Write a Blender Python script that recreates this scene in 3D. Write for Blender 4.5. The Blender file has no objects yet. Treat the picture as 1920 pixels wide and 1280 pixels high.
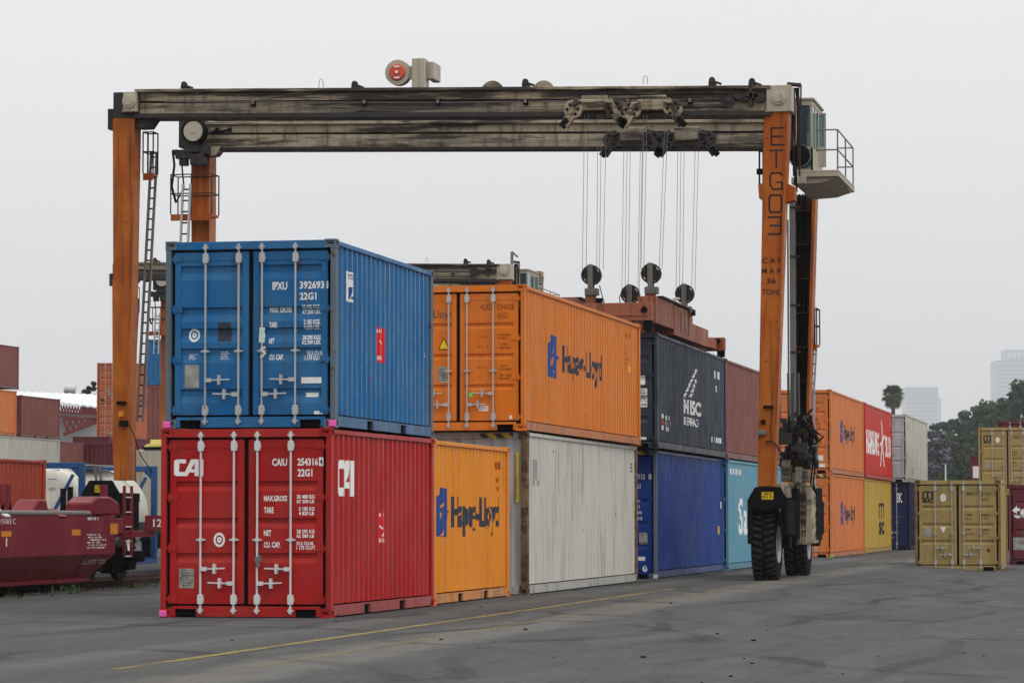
import bpy, bmesh, math, random
from mathutils import Vector as V
R_ = math.radians
SC = bpy.context.scene
COL = SC.collection
random.seed(7)

# ------------------------------------------------------------------ camera
FPX, YAW, PIT, ROL, EYE = 6066.24, 0.19934, 0.05467, -0.00086, 1.34726
cam = bpy.data.cameras.new('camera'); camo = bpy.data.objects.new('camera', cam); COL.objects.link(camo)
cam.sensor_width = 36.0; cam.lens = 36.0 * FPX / 1920.0
cam.clip_start = 0.5; cam.clip_end = 14000
_r = V((math.cos(YAW), math.sin(YAW), 0)); _f0 = V((-math.sin(YAW), math.cos(YAW), 0)); _z = V((0, 0, 1))
_f = _f0 * math.cos(PIT) + _z * math.sin(PIT); _u = _z * math.cos(PIT) - _f0 * math.sin(PIT)
camo.location = (0, 0, EYE)
from mathutils import Matrix
_m = Matrix((( _r.x, _u.x, -_f.x), (_r.y, _u.y, -_f.y), (_r.z, _u.z, -_f.z)))
camo.rotation_euler = (_m @ Matrix.Rotation(ROL, 3, 'Z')).to_euler()
SC.camera = camo

# measuring helpers: a point of the survey photograph (1920 x 1280) on a plane of the yard -> metres
def _ray(u, v):
    x, y = u - 960, v - 640; c, s = math.cos(ROL), math.sin(ROL)
    x, y = c * x + s * y, -s * x + c * y
    return _f + _r * (x / FPX) - _u * (y / FPX)
_o = V((0, 0, EYE))
def PX(u, v, X): d = _ray(u, v); return _o + d * (X / d.x)
def PY(u, v, Y): d = _ray(u, v); return _o + d * (Y / d.y)
def PZ(u, v, Z=0.0): d = _ray(u, v); return _o + d * ((Z - EYE) / d.z)
def PD(u, v, D): d = _ray(u, v); return _o + d * (D / d.dot(_f0))

# ------------------------------------------------------------------ sky, sun, exposure
wd = bpy.data.worlds.new('World'); SC.world = wd; wd.use_nodes = True
SUN_EL, SUN_AZ = R_(52), R_(118)          # azimuth clockwise from +Y: the light comes from the right, behind the camera
def world():
    nt = wd.node_tree; nt.nodes.clear(); N = nt.nodes.new; L = nt.links.new
    out = N('ShaderNodeOutputWorld'); bg = N('ShaderNodeBackground'); bg.inputs[1].default_value = 0.1
    sky = N('ShaderNodeTexSky'); sky.sky_type = 'NISHITA'; sky.sun_disc = False
    sky.sun_elevation = SUN_EL; sky.sun_rotation = SUN_AZ; sky.dust_density = 6.0; sky.air_density = 1.0; sky.ozone_density = 1.0
    hs = N('ShaderNodeHueSaturation'); hs.inputs['Saturation'].default_value = 0.08
    L(sky.outputs[0], hs.inputs['Color'])
    tc = N('ShaderNodeTexCoord'); sp = N('ShaderNodeSeparateXYZ'); L(tc.outputs['Generated'], sp.inputs[0])
    ov = N('ShaderNodeMapRange'); ov.inputs[1].default_value = 0.0; ov.inputs[2].default_value = 1.0
    ov.inputs[3].default_value = 9.15; ov.inputs[4].default_value = 16.5      # overcast: brighter towards the zenith
    L(sp.outputs[2], ov.inputs[0])
    cb = N('ShaderNodeCombineColor')
    m1 = N('ShaderNodeMath'); m1.operation = 'MULTIPLY'; m1.inputs[1].default_value = 1.0; L(ov.outputs[0], m1.inputs[0])
    L(m1.outputs[0], cb.inputs[0]); L(ov.outputs[0], cb.inputs[1])
    m2 = N('ShaderNodeMath'); m2.operation = 'MULTIPLY'; m2.inputs[1].default_value = 1.0; L(ov.outputs[0], m2.inputs[0])
    L(m2.outputs[0], cb.inputs[2])
    nz = N('ShaderNodeTexNoise'); nz.inputs['Scale'].default_value = 2.5; nz.inputs['Detail'].default_value = 3.0
    L(tc.outputs['Generated'], nz.inputs['Vector'])
    nr = N('ShaderNodeMapRange'); nr.inputs[3].default_value = 0.95; nr.inputs[4].default_value = 1.05; L(nz.outputs[0], nr.inputs[0])
    mu = N('ShaderNodeVectorMath'); mu.operation = 'SCALE'; L(cb.outputs[0], mu.inputs[0]); L(nr.outputs[0], mu.inputs['Scale'])
    mx = N('ShaderNodeMixRGB'); mx.inputs[0].default_value = 0.82
    L(hs.outputs[0], mx.inputs[1]); L(mu.outputs[0], mx.inputs[2])
    L(mx.outputs[0], bg.inputs[0]); L(bg.outputs[0], out.inputs[0])
world()
sl = bpy.data.lights.new('sun', 'SUN'); sl.energy = 0.8; sl.angle = R_(22); sl.color = (1.0, 0.965, 0.91)
so = bpy.data.objects.new('sun', sl); COL.objects.link(so)
_sd = V((math.sin(SUN_AZ) * math.cos(SUN_EL), math.cos(SUN_AZ) * math.cos(SUN_EL), math.sin(SUN_EL)))
so.rotation_euler = _sd.to_track_quat('Z', 'Y').to_euler(); so.location = (30, 0, 60)
vs = SC.view_settings; vs.view_transform = 'Standard'; vs.look = 'None'; vs.gamma = 1.0; vs.use_curve_mapping = False
vs.exposure = 0.0
SC.cycles.use_denoising = True
SC.cycles.max_bounces = 6; SC.cycles.volume_bounces = 1; SC.cycles.transparent_max_bounces = 8

# ------------------------------------------------------------------ mesh builder
class MB:
    def __init__(s): s.v = []; s.f = []; s.m = []
    def add(s, vs, fs, mi=0):
        o = len(s.v); s.v += [tuple(p) for p in vs]; s.f += [tuple(i + o for i in f) for f in fs]; s.m += [mi] * len(fs); return s
    def hexa(s, p, mi=0):
        return s.add(p, [(3, 2, 1, 0), (4, 5, 6, 7), (0, 1, 5, 4), (1, 2, 6, 5), (2, 3, 7, 6), (3, 0, 4, 7)], mi)
    def box(s, x0, x1, y0, y1, z0, z1, mi=0):
        return s.hexa([(x0, y0, z0), (x1, y0, z0), (x1, y1, z0), (x0, y1, z0), (x0, y0, z1), (x1, y0, z1), (x1, y1, z1), (x0, y1, z1)], mi)
    def bar(s, a, b, w, h, up=(0, 0, 1), mi=0, w2=None, h2=None):
        a, b = V(a), V(b); d = (b - a).normalized(); up = V(up)
        if abs(d.dot(up)) > .98: up = V((0, 1, 0))
        sx = d.cross(up).normalized(); uz = sx.cross(d).normalized()
        w2 = w if w2 is None else w2; h2 = h if h2 is None else h2
        q = lambda c, ww, hh: [c - sx * ww / 2 - uz * hh / 2, c + sx * ww / 2 - uz * hh / 2, c + sx * ww / 2 + uz * hh / 2, c - sx * ww / 2 + uz * hh / 2]
        return s.hexa(q(a, w, h) + q(b, w2, h2), mi)
    def tube(s, pts, r, n=8, mi=0, cap=True):
        pts = [V(p) for p in pts]; rs = r if isinstance(r, (list, tuple)) else [r] * len(pts)
        vs = []; fs = []; ref = None
        for i, p in enumerate(pts):
            d = (pts[min(i + 1, len(pts) - 1)] - pts[max(i - 1, 0)]).normalized()
            if ref is None: ref = V((0, 0, 1)) if abs(d.z) < .9 else V((1, 0, 0))
            a = d.cross(ref).normalized(); b = a.cross(d).normalized(); ref = b
            for k in range(n):
                t = 2 * math.pi * k / n; vs.append(p + (a * math.cos(t) + b * math.sin(t)) * rs[i])
        for i in range(len(pts) - 1):
            for k in range(n):
                k2 = (k + 1) % n; fs.append((i * n + k, i * n + k2, (i + 1) * n + k2, (i + 1) * n + k))
        if cap: fs.append(tuple(range(n - 1, -1, -1))); fs.append(tuple((len(pts) - 1) * n + k for k in range(n)))
        return s.add(vs, fs, mi)
    def lathe(s, prof, c, ax=(0, 1, 0), n=24, mi=0):      # prof: (radius, offset along the axis)
        c = V(c); ax = V(ax).normalized(); ref = V((0, 0, 1)) if abs(ax.z) < .9 else V((1, 0, 0))
        a = ax.cross(ref).normalized(); b = a.cross(ax).normalized(); vs = []; fs = []
        for r, t in prof:
            for k in range(n):
                th = 2 * math.pi * k / n; vs.append(c + ax * t + (a * math.cos(th) + b * math.sin(th)) * max(r, 1e-4))
        for i in range(len(prof) - 1):
            for k in range(n):
                k2 = (k + 1) % n; fs.append((i * n + k, i * n + k2, (i + 1) * n + k2, (i + 1) * n + k))
        return s.add(vs, fs, mi)
    def prism(s, poly, vec, mi=0):
        n = len(poly); vec = V(vec); a = [V(p) for p in poly]; b = [p + vec for p in a]
        return s.add(a + b, [tuple(range(n - 1, -1, -1)), tuple(range(n, 2 * n))] + [(i, (i + 1) % n, n + (i + 1) % n, n + i) for i in range(n)], mi)
    def build(s, name, mats, parent=None, org=None, smooth=False, bevel=0.0):
        me = bpy.data.meshes.new(name); v = s.v
        if org is not None: v = [(p[0] - org[0], p[1] - org[1], p[2] - org[2]) for p in v]
        me.from_pydata(v, [], s.f)
        for m in (mats if isinstance(mats, (list, tuple)) else [mats]): me.materials.append(m)
        if any(s.m): me.polygons.foreach_set('material_index', s.m)
        bm = bmesh.new(); bm.from_mesh(me); bmesh.ops.recalc_face_normals(bm, faces=bm.faces); bm.to_mesh(me); bm.free()
        if smooth:
            me.polygons.foreach_set('use_smooth', [True] * len(me.polygons))
            try: me.set_sharp_from_angle(angle=R_(35))
            except Exception: pass
        o = bpy.data.objects.new(name, me); COL.objects.link(o)
        if parent is not None: o.parent = parent
        if bevel:
            b = o.modifiers.new('bevel', 'BEVEL'); b.width = bevel; b.segments = 1; b.limit_method = 'ANGLE'
        return o
def tag(o, label=None, cat=None, group=None, kind=None):
    for k, x in (('label', label), ('category', cat), ('group', group), ('kind', kind)):
        if x: o[k] = x
    return o
def thing(name, label, cat, loc=(0, 0, 0), rz=0.0, group=None):
    o = bpy.data.objects.new(name, None); COL.objects.link(o); o.location = loc; o.rotation_euler = (0, 0, rz); o.empty_display_size = .5
    return tag(o, label, cat, group)

# ------------------------------------------------------------------ materials
def newmat(name):
    m = bpy.data.materials.new(name); m.use_nodes = True; nt = m.node_tree
    return m, nt, nt.nodes['Principled BSDF']
def ramp(nt, src, a, b, lo=0.0, hi=1.0):
    n = nt.nodes.new('ShaderNodeMapRange'); n.inputs[1].default_value = a; n.inputs[2].default_value = b
    n.inputs[3].default_value = lo; n.inputs[4].default_value = hi; nt.links.new(src, n.inputs[0]); return n.outputs[0]
def noise(nt, vec, scale, detail=3.0, rough=.55, vscale=None):
    if vscale:
        mp = nt.nodes.new('ShaderNodeMapping'); mp.inputs['Scale'].default_value = vscale; nt.links.new(vec, mp.inputs[0]); vec = mp.outputs[0]
    n = nt.nodes.new('ShaderNodeTexNoise'); n.inputs['Scale'].default_value = scale; n.inputs['Detail'].default_value = detail
    n.inputs['Roughness'].default_value = rough; nt.links.new(vec, n.inputs['Vector']); return n.outputs[0]
def mixc(nt, fac, a, b):
    n = nt.nodes.new('ShaderNodeMixRGB')
    for i, x in ((0, fac), (1, a), (2, b)):
        if hasattr(x, 'is_linked'): nt.links.new(x, n.inputs[i])
        elif i == 0: n.inputs[0].default_value = x
        else: n.inputs[i].default_value = (*x, 1)
    return n.outputs[0]
def math_(nt, op, a, b):
    n = nt.nodes.new('ShaderNodeMath'); n.operation = op
    for i, x in ((0, a), (1, b)):
        if hasattr(x, 'is_linked'): nt.links.new(x, n.inputs[i])
        else: n.inputs[i].default_value = x
    return n.outputs[0]
def objvec(nt, rnd=True):
    tc = nt.nodes.new('ShaderNodeTexCoord')
    if not rnd: return tc.outputs['Object']
    oi = nt.nodes.new('ShaderNodeObjectInfo'); sc = nt.nodes.new('ShaderNodeMath'); sc.operation = 'MULTIPLY'; sc.inputs[1].default_value = 61.0
    nt.links.new(oi.outputs['Random'], sc.inputs[0])
    ad = nt.nodes.new('ShaderNodeVectorMath'); ad.operation = 'ADD'
    nt.links.new(tc.outputs['Object'], ad.inputs[0]); nt.links.new(sc.outputs[0], ad.inputs[1]); return ad.outputs[0]
def paint(name, col, fade=.3, rough=.45, rust=.25, streak=.35, dirtc=(.10, .085, .07), dent=.0, fadec=None, metal=0.0, rustc=(.11, .045, .02), blot=0.0, spec=.13):
    m, nt, bs = newmat(name); v = objvec(nt)
    fc = fadec or tuple(min(1, c * .85 + .10 * sum(col) / 3 + .012) for c in col)
    c = mixc(nt, ramp(nt, noise(nt, v, .9, 5, .6), .40, .62, 0, fade), col, fc)
    if blot: c = mixc(nt, ramp(nt, noise(nt, v, 1.1, 6, .65), .48, .62, 0, blot), c, dirtc)
    if streak: c = mixc(nt, ramp(nt, noise(nt, v, 2.2, 5, .6, (3.2, 3.2, .22)), .50, .68, 0, streak), c, dirtc)
    if rust: c = mixc(nt, ramp(nt, noise(nt, v, 5.5, 9, .68), .665 - rust * .16, .72 - rust * .15, 0, .9), c, rustc)
    c = mixc(nt, ramp(nt, noise(nt, v, 26, 4, .7), .3, .8, 0, .07), c, dirtc)
    nt.links.new(c, bs.inputs['Base Color'])
    nt.links.new(ramp(nt, noise(nt, v, 3.0, 5), .3, .7, rough - .16, rough + .08), bs.inputs['Roughness'])
    bs.inputs['Metallic'].default_value = metal; bs.inputs['Specular IOR Level'].default_value = spec
    h = math_(nt, 'ADD', math_(nt, 'MULTIPLY', noise(nt, v, 1.7, 2), dent), math_(nt, 'MULTIPLY', noise(nt, v, 45, 3), .0015))
    b = nt.nodes.new('ShaderNodeBump'); b.inputs['Strength'].default_value = .6; b.inputs['Distance'].default_value = 1.0
    nt.links.new(h, b.inputs['Height']); nt.links.new(b.outputs[0], bs.inputs['Normal'])
    return m
def grime(name, col, cut=.46):      # old paint under soot that runs along the beams in smears
    m, nt, bs = newmat(name); v = objvec(nt)
    c = mixc(nt, ramp(nt, noise(nt, v, 1.2, 5), .3, .7), col, tuple(x * .72 for x in col))
    c = mixc(nt, ramp(nt, noise(nt, v, 1.0, 8, .68, (.30, 1, 3.2)), cut + .03, cut + .12, 0, .92), c, (.026, .022, .020))
    c = mixc(nt, ramp(nt, noise(nt, v, 2.4, 5, .6, (2.6, 2.6, .5)), .50, .72, 0, .75), c, (.05, .036, .024))
    c = mixc(nt, ramp(nt, noise(nt, v, 7, 8, .7), .60, .70, 0, .8), c, (.075, .038, .02))
    nt.links.new(c, bs.inputs['Base Color']); bs.inputs['Roughness'].default_value = .65; bs.inputs['Specular IOR Level'].default_value = .12
    return m
def flat(name, col, rough=.6, metal=0.0, var=.15):
    m, nt, bs = newmat(name); v = objvec(nt)
    c = mixc(nt, ramp(nt, noise(nt, v, 9, 5), .3, .7, 0, 1), tuple(x * (1 - var) for x in col), tuple(min(1, x * (1 + var)) for x in col))
    nt.links.new(c, bs.inputs['Base Color']); bs.inputs['Roughness'].default_value = rough; bs.inputs['Metallic'].default_value = metal; bs.inputs['Specular IOR Level'].default_value = .15
    return m
def print_mat(name, col, wear=.35, rough=.6):        # printed or sprayed lettering, chipped so that the paint below shows
    m, nt, bs = newmat(name); v = objvec(nt)
    bs.inputs['Base Color'].default_value = (*col, 1); bs.inputs['Roughness'].default_value = rough; bs.inputs['Specular IOR Level'].default_value = .15
    nt.links.new(ramp(nt, noise(nt, v, 14, 6, .7), .30, .42, 1 - wear, 1), bs.inputs['Alpha'])
    return m
def glass(name, col=(.05, .1, .12)):
    m, nt, bs = newmat(name); bs.inputs['Base Color'].default_value = (*col, 1); bs.inputs['Roughness'].default_value = .06
    bs.inputs['Specular IOR Level'].default_value = .9
    return m
M = {}
M['red'] = paint('red_paint', (.38, .010, .010), .5, .42, .14, .4, dirtc=(.13, .03, .03), dent=.008, fadec=(.39, .045, .038))
M['blue'] = paint('blue_paint', (.008, .118, .315), .5, .42, .22, .5, dirtc=(.05, .075, .10), dent=.008, fadec=(.05, .165, .30))
M['orange'] = paint('orange_paint', (.62, .165, .010), .45, .45, .08, .35, dirtc=(.30, .10, .03), dent=.006, fadec=(.64, .20, .05))
M['orange_yellow'] = paint('orange_yellow_paint', (.72, .235, .010), .45, .45, .06, .35, dirtc=(.36, .14, .03), dent=.006, fadec=(.74, .28, .05))
M['orange_far'] = paint('faded_orange_paint', (.64, .17, .035), .5, .5, .1, .3, fadec=(.60, .24, .10))
M['white'] = paint('white_reefer_paint', (.50, .49, .45), .5, .5, .20, .65, dirtc=(.24, .21, .145), dent=.005, fadec=(.55, .54, .48))
M['grey_end'] = paint('grey_end_paint', (.42, .43, .45), .3, .5, .15, .5, dirtc=(.2, .18, .14))
M['darkblue'] = paint('dark_blue_paint', (.028, .036, .056), .6, .5, .06, .4, dirtc=(.055, .055, .06), fadec=(.054, .064, .086), dent=.004)
M['royal'] = paint('royal_blue_paint', (.006, .040, .235), .5, .42, .03, .3, dirtc=(.015, .03, .09), fadec=(.03, .075, .26), dent=.004)
M['navy'] = paint('navy_paint', (.010, .02, .09), .4, .5, .08, .3)
M['teal'] = paint('light_blue_paint', (.10, .30, .42), .5, .5, .08, .45, dirtc=(.22, .28, .27), fadec=(.16, .33, .42), dent=.004)
M['brown'] = paint('brown_red_paint', (.215, .068, .056), .5, .55, .08, .3, fadec=(.25, .10, .085), dent=.004)
M['maroon'] = paint('maroon_paint', (.13, .018, .030), .4, .5, .08, .3)
M['hs_red'] = paint('signal_red_paint', (.55, .030, .022), .3, .45, .05, .25)
M['yellow'] = paint('mustard_paint', (.50, .32, .050), .4, .5, .12, .4)
M['tan'] = paint('tan_paint', (.36, .255, .095), .35, .5, .16, .35, fadec=(.38, .27, .11), dirtc=(.14, .1, .05))
M['wagon'] = paint('wagon_red_paint', (.165, .012, .022), .6, .42, .08, .5, fadec=(.24, .035, .045), dirtc=(.12, .03, .03))
M['redbox'] = paint('orange_red_paint', (.44, .060, .030), .4, .5, .06, .3)
M['crane_orange'] = paint('crane_orange_paint', (.335, .075, .008), .9, .5, .30, .8, dirtc=(.13, .034, .010), fadec=(.44, .135, .018), rustc=(.12, .034, .012))
M['crane_cream'] = grime('grimy_cream_paint', (.40, .335, .235), .425)
M['crane_cream2'] = grime('sooty_cream_paint', (.42, .36, .26), .455)
M['dirty_cream'] = grime('oily_cream_paint', (.30, .26, .19), .45)
M['cream_clean'] = paint('cream_paint', (.43, .39, .31), .4, .55, .12, .45, dirtc=(.16, .12, .08))
M['soot'] = paint('sooty_steel', (.035, .032, .030), .5, .6, .35, .4, dirtc=(.02, .018, .016), rustc=(.10, .05, .03))
M['darkrust'] = paint('greasy_rust_steel', (.045, .022, .014), .5, .55, .5, .4, dirtc=(.012, .01, .009), rustc=(.12, .035, .012))
M['black'] = flat('black_paint_and_recess_shade', (.008, .008, .009), .85)  # also backs holes, pockets and slots, where it paints in their shade
M['black'].node_tree.nodes['Principled BSDF'].inputs['Specular IOR Level'].default_value = .03
M['tread'] = flat('dusty_highlit_tread_rubber', (.030, .029, .028), .95, var=.6)  # lug highlights put into a paler colour, mottled with dust
M['rubber'] = flat('tyre_rubber', (.012, .012, .012), .9, var=.4)
M['rubber'].node_tree.nodes['Principled BSDF'].inputs['Specular IOR Level'].default_value = .05
M['seal'] = flat('door_seal_rubber', (.007, .007, .008), .9)
M['redorange'] = paint('red_orange_paint', (.44, .115, .042), .45, .5, .12, .35)
M['galv'] = paint('galvanised_steel', (.46, .47, .47), .4, .4, .10, .3, dirtc=(.2, .18, .15), metal=.35)
M['galv_w'] = paint('grey_painted_steel', (.60, .61, .61), .3, .45, .08, .2, dirtc=(.3, .27, .23))
M['steel'] = paint('dull_steel', (.16, .16, .155), .4, .5, .3, .4)
M['rustpost'] = paint('rusted_post_paint', (.20, .135, .075), .4, .7, 1.0, .8, rustc=(.07, .027, .012), dirtc=(.03, .02, .014), blot=.7)
M['wood'] = flat('sleeper_timber', (.05, .042, .036), .9, var=.35)
M['print_white'] = print_mat('white_lettering', (.75, .76, .75), .30)
M['print_crisp'] = print_mat('clean_white_lettering', (.80, .80, .79), .05)
M['print_black'] = print_mat('black_lettering', (.02, .02, .022), .2)
M['print_navy'] = print_mat('dark_slate_lettering', (.035, .04, .06), .1)
M['print_brown'] = print_mat('faded_brown_lettering', (.28, .07, .01), .5)
M['print_hlblue'] = print_mat('blue_logo_print', (.025, .065, .25), .08)
M['sticker_red'] = print_mat('red_sticker', (.62, .010, .016), .05, .35)
M['sticker_yellow'] = flat('yellow_sticker', (.75, .50, .02), .5)
M['sticker_grey'] = flat('grey_plate', (.30, .29, .26), .5, var=.3)
M['sticker_white'] = flat('white_sticker', (.72, .72, .70), .5, var=.08)
M['pink'] = flat('pink_plastic', (.85, .12, .42), .5, var=.05)
M['green'] = flat('green_plastic', (.05, .65, .12), .5, var=.05)
M['reflect'] = flat('orange_reflector', (.62, .23, .02), .35, var=.15)
M['tank_white'] = paint('tank_white_paint', (.66, .64, .56), .3, .4, .03, .3, dirtc=(.35, .31, .24))
M['frame_blue'] = paint('frame_blue_paint', (.012, .075, .22), .3, .45, .1, .25)
M['hood_yellow'] = flat('pale_yellow_paint', (.72, .62, .20), .45, var=.05)
M['glass'] = glass('cab_glass', (.03, .05, .07))
M['glass_teal'] = glass('tinted_glass', (.10, .24, .26))
M['roofwhite'] = flat('white_sheet_roof', (.72, .74, .76), .5, var=.05)
M['wallgrey'] = flat('grey_wall_sheet', (.46, .46, .46), .8, var=.06)
M['truss_red'] = flat('red_oxide_steel', (.16, .035, .035), .7)
M['red_reel'] = flat('red_reel_paint', (.55, .09, .045), .5)
def hazard():
    m, nt, bs = newmat('hazard_stripes'); tc = nt.nodes.new('ShaderNodeTexCoord')
    w = nt.nodes.new('ShaderNodeTexWave'); w.inputs['Scale'].default_value = 2.2; w.wave_type = 'BANDS'; w.bands_direction = 'DIAGONAL'
    nt.links.new(tc.outputs['Object'], w.inputs[0])
    nt.links.new(mixc(nt, ramp(nt, w.outputs[1], .48, .52), (.02, .02, .02), (.55, .38, .03)), bs.inputs['Base Color']); return m
M['hazard'] = hazard()
# ------------------------------------------------------------------ ground
def sstep(a, b, x):
    t = max(0, min(1, (x - a) / (b - a))); return t * t * (3 - 2 * t)
def gz(x, y):
    return -0.15 * sstep(-7.4, -4.8, x) * (1 - .0 * y) + 0.9 * sstep(-42, -56, x) * sstep(188, 203, y)
def asphalt():
    m, nt, bs = newmat('worn_asphalt'); g = nt.nodes.new('ShaderNodeNewGeometry'); v = g.outputs['Position']
    sp = nt.nodes.new('ShaderNodeSeparateXYZ'); nt.links.new(v, sp.inputs[0]); x, y = sp.outputs[0], sp.outputs[1]
    wob = ramp(nt, noise(nt, v, .9, 4), 0, 1, -.35, .35); xw = math_(nt, 'ADD', x, wob)
    big = noise(nt, v, .16, 5, .6); mid = noise(nt, v, 1.3, 6, .65); fine = noise(nt, v, 9, 4, .75); grit = noise(nt, v, 26, 3, .7)
    along = noise(nt, v, 1.0, 6, .7, (3.0, .35, 1)); across = noise(nt, v, 1.0, 7, .72, (.30, 1.5, 1))
    c = mixc(nt, ramp(nt, big, .32, .68), (.060, .061, .066), (.079, .080, .085))
    c = mixc(nt, ramp(nt, mid, .42, .72, 0, .6), c, (.085, .085, .086))
    c = mixc(nt, ramp(nt, across, .50, .72, 0, .55), c, (.092, .092, .092)); c = mixc(nt, ramp(nt, across, .42, .25, 0, .4), c, (.042, .038, .040))
    # the crane runway: a paler, browner strip of old concrete
    run = math_(nt, 'MULTIPLY', ramp(nt, xw, -10.75, -10.35), ramp(nt, xw, -7.35, -7.75))
    run = math_(nt, 'MULTIPLY', run, ramp(nt, mid, .2, .6, .55, 1))
    c = mixc(nt, math_(nt, 'MULTIPLY', run, .8), c, (.120, .115, .105))
    tr = math_(nt, 'MULTIPLY', ramp(nt, xw, -10.4, -9.6), ramp(nt, xw, -8.35, -8.75))       # the tyre-blackened track inside it
    c = mixc(nt, math_(nt, 'MULTIPLY', tr, .7), c, (.058, .056, .053))
    pale = math_(nt, 'MULTIPLY', ramp(nt, xw, -8.6, -8.2), ramp(nt, xw, -7.3, -7.65))
    c = mixc(nt, math_(nt, 'MULTIPLY', pale, ramp(nt, mid, .3, .6, .3, .75)), c, (.150, .141, .124))
    c = mixc(nt, math_(nt, 'MULTIPLY', ramp(nt, along, .5, .7), .5), c, (.040, .039, .039))
    # tyre scuffs and pale drag marks
    sc = noise(nt, v, .33, 4, .5, (1, .5, 1))
    for k, (s_, d_, lo, hi, col, am) in enumerate(((.16, 9, .93, .99, (.022, .022, .023), .7), (.11, 14, .95, .995, (.025, .025, .026), .7), (.21, 7, .30, .27, (.12, .12, .118), .35))):
        sc2 = nt.nodes.new('ShaderNodeTexWave'); sc2.inputs['Scale'].default_value = s_; sc2.inputs['Distortion'].default_value = d_; sc2.inputs['Detail'].default_value = 2
        sc2.inputs['Detail Scale'].default_value = .5; sc2.bands_direction = ('X', 'DIAGONAL', 'X')[k]
        nt.links.new(v, sc2.inputs[0])
        c = mixc(nt, math_(nt, 'MULTIPLY', ramp(nt, sc2.outputs[1], lo, hi), ramp(nt, sc, .40, .58, 0, am)), c, col)
    # a dark worn patch
    pc = PZ(1622, 1156, -.15); dd = math_(nt, 'ADD', math_(nt, 'POWER', math_(nt, 'DIVIDE', math_(nt, 'ADD', x, -pc.x), .65), 2.0), math_(nt, 'POWER', math_(nt, 'DIVIDE', math_(nt, 'ADD', y, -pc.y), 1.5), 2.0))
    c = mixc(nt, math_(nt, 'MULTIPLY', ramp(nt, math_(nt, 'ADD', dd, math_(nt, 'MULTIPLY', mid, 1.6)), 1.9, 1.0), .6), c, (.028, .026, .024))
    c = mixc(nt, ramp(nt, fine, .5, .72, 0, .6), c, (.115, .115, .117)); c = mixc(nt, ramp(nt, fine, .45, .3, 0, .5), c, (.026, .026, .027))
    c = mixc(nt, ramp(nt, grit, .60, .70, 0, .6), c, (.018, .018, .018))
    # hairline cracks
    vo = nt.nodes.new('ShaderNodeTexVoronoi'); vo.feature = 'DISTANCE_TO_EDGE'; vo.inputs['Scale'].default_value = .22
    wp = nt.nodes.new('ShaderNodeVectorMath'); wp.operation = 'ADD'; nt.links.new(v, wp.inputs[0])
    nn = nt.nodes.new('ShaderNodeTexNoise'); nn.inputs['Scale'].default_value = .7; nn.inputs['Detail'].default_value = 6; nt.links.new(v, nn.inputs['Vector'])
    s3 = nt.nodes.new('ShaderNodeVectorMath'); s3.operation = 'SCALE'; s3.inputs['Scale'].default_value = 2.2
    nt.links.new(nn.outputs[1], s3.inputs[0]); nt.links.new(s3.outputs[0], wp.inputs[1]); nt.links.new(wp.outputs[0], vo.inputs['Vector'])
    c = mixc(nt, math_(nt, 'MULTIPLY', ramp(nt, vo.outputs[0], .007, .003), ramp(nt, big, .45, .6, 0, .55)), c, (.03, .03, .03))
    nt.links.new(c, bs.inputs['Base Color']); nt.links.new(ramp(nt, mid, .3, .7, .78, .95), bs.inputs['Roughness'])
    bs.inputs['Specular IOR Level'].default_value = .1
    h = math_(nt, 'ADD', math_(nt, 'MULTIPLY', fine, .005), math_(nt, 'MULTIPLY', mid, .02))
    b = nt.nodes.new('ShaderNodeBump'); b.inputs['Strength'].default_value = .5; b.inputs['Distance'].default_value = 1.0
    nt.links.new(h, b.inputs['Height']); nt.links.new(b.outputs[0], bs.inputs['Normal']); return m
M['asphalt'] = asphalt()
def ground():
    xs = [-2980, -900, -300, -120] + [-70 + 2 * i for i in range(15)] + [-41, -30, -20, -12] + [-7.6 + .2 * i for i in range(16)] + [0, 10, 40, 120, 400, 1200, 2980]
    ys = [-560, -100, 0, 20, 40, 60, 90, 120, 150] + [180 + 2 * i for i in range(16)] + [260, 400, 700, 1400, 4000, 8000, 10990]
    vs = [(x, y, gz(x, y)) for y in ys for x in xs]; n = len(xs)
    b = MB(); b.add(vs, [(j * n + i, j * n + i + 1, (j + 1) * n + i + 1, (j + 1) * n + i) for j in range(len(ys) - 1) for i in range(n - 1)])
    tag(b.build('ground', M['asphalt'], smooth=True), kind='structure')
ground()
def linemat(name, col, wear, am=.75):
    m, nt, bs = newmat(name); g = nt.nodes.new('ShaderNodeNewGeometry'); v = g.outputs['Position']
    bs.inputs['Base Color'].default_value = (*col, 1); bs.inputs['Roughness'].default_value = .8
    a = math_(nt, 'MULTIPLY', ramp(nt, noise(nt, v, 7, 7, .7), wear - .10, wear + .10, 0.05, am), ramp(nt, noise(nt, v, .5, 2), .3, .5, .35, 1))
    nt.links.new(a, bs.inputs['Alpha']); return m
def strip(name, pts, w, mat):          # a painted line as a sheet 4 mm above the paving
    b = MB(); vs = []
    for (x, y) in pts: vs += [(x - w / 2, y, gz(x, y) + .004), (x + w / 2, y, gz(x, y) + .004)]
    b.add(vs, [(2 * i, 2 * i + 1, 2 * i + 3, 2 * i + 2) for i in range(len(pts) - 1)])
    return tag(b.build(name, mat), kind='structure')
strip('lane_marking', [(-9.27, 27.9), (-9.27, 45), (-9.3, 61.5)], .115, linemat('yellow_line_paint', (.34, .24, .05), .42, .8))
strip('lane_marking', [(-8.17, 28.5), (-8.17, 50), (-8.2, 69), (-8.2, 90)], .12, linemat('worn_yellow_line_paint', (.26, .20, .08), .48, .6))
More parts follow.
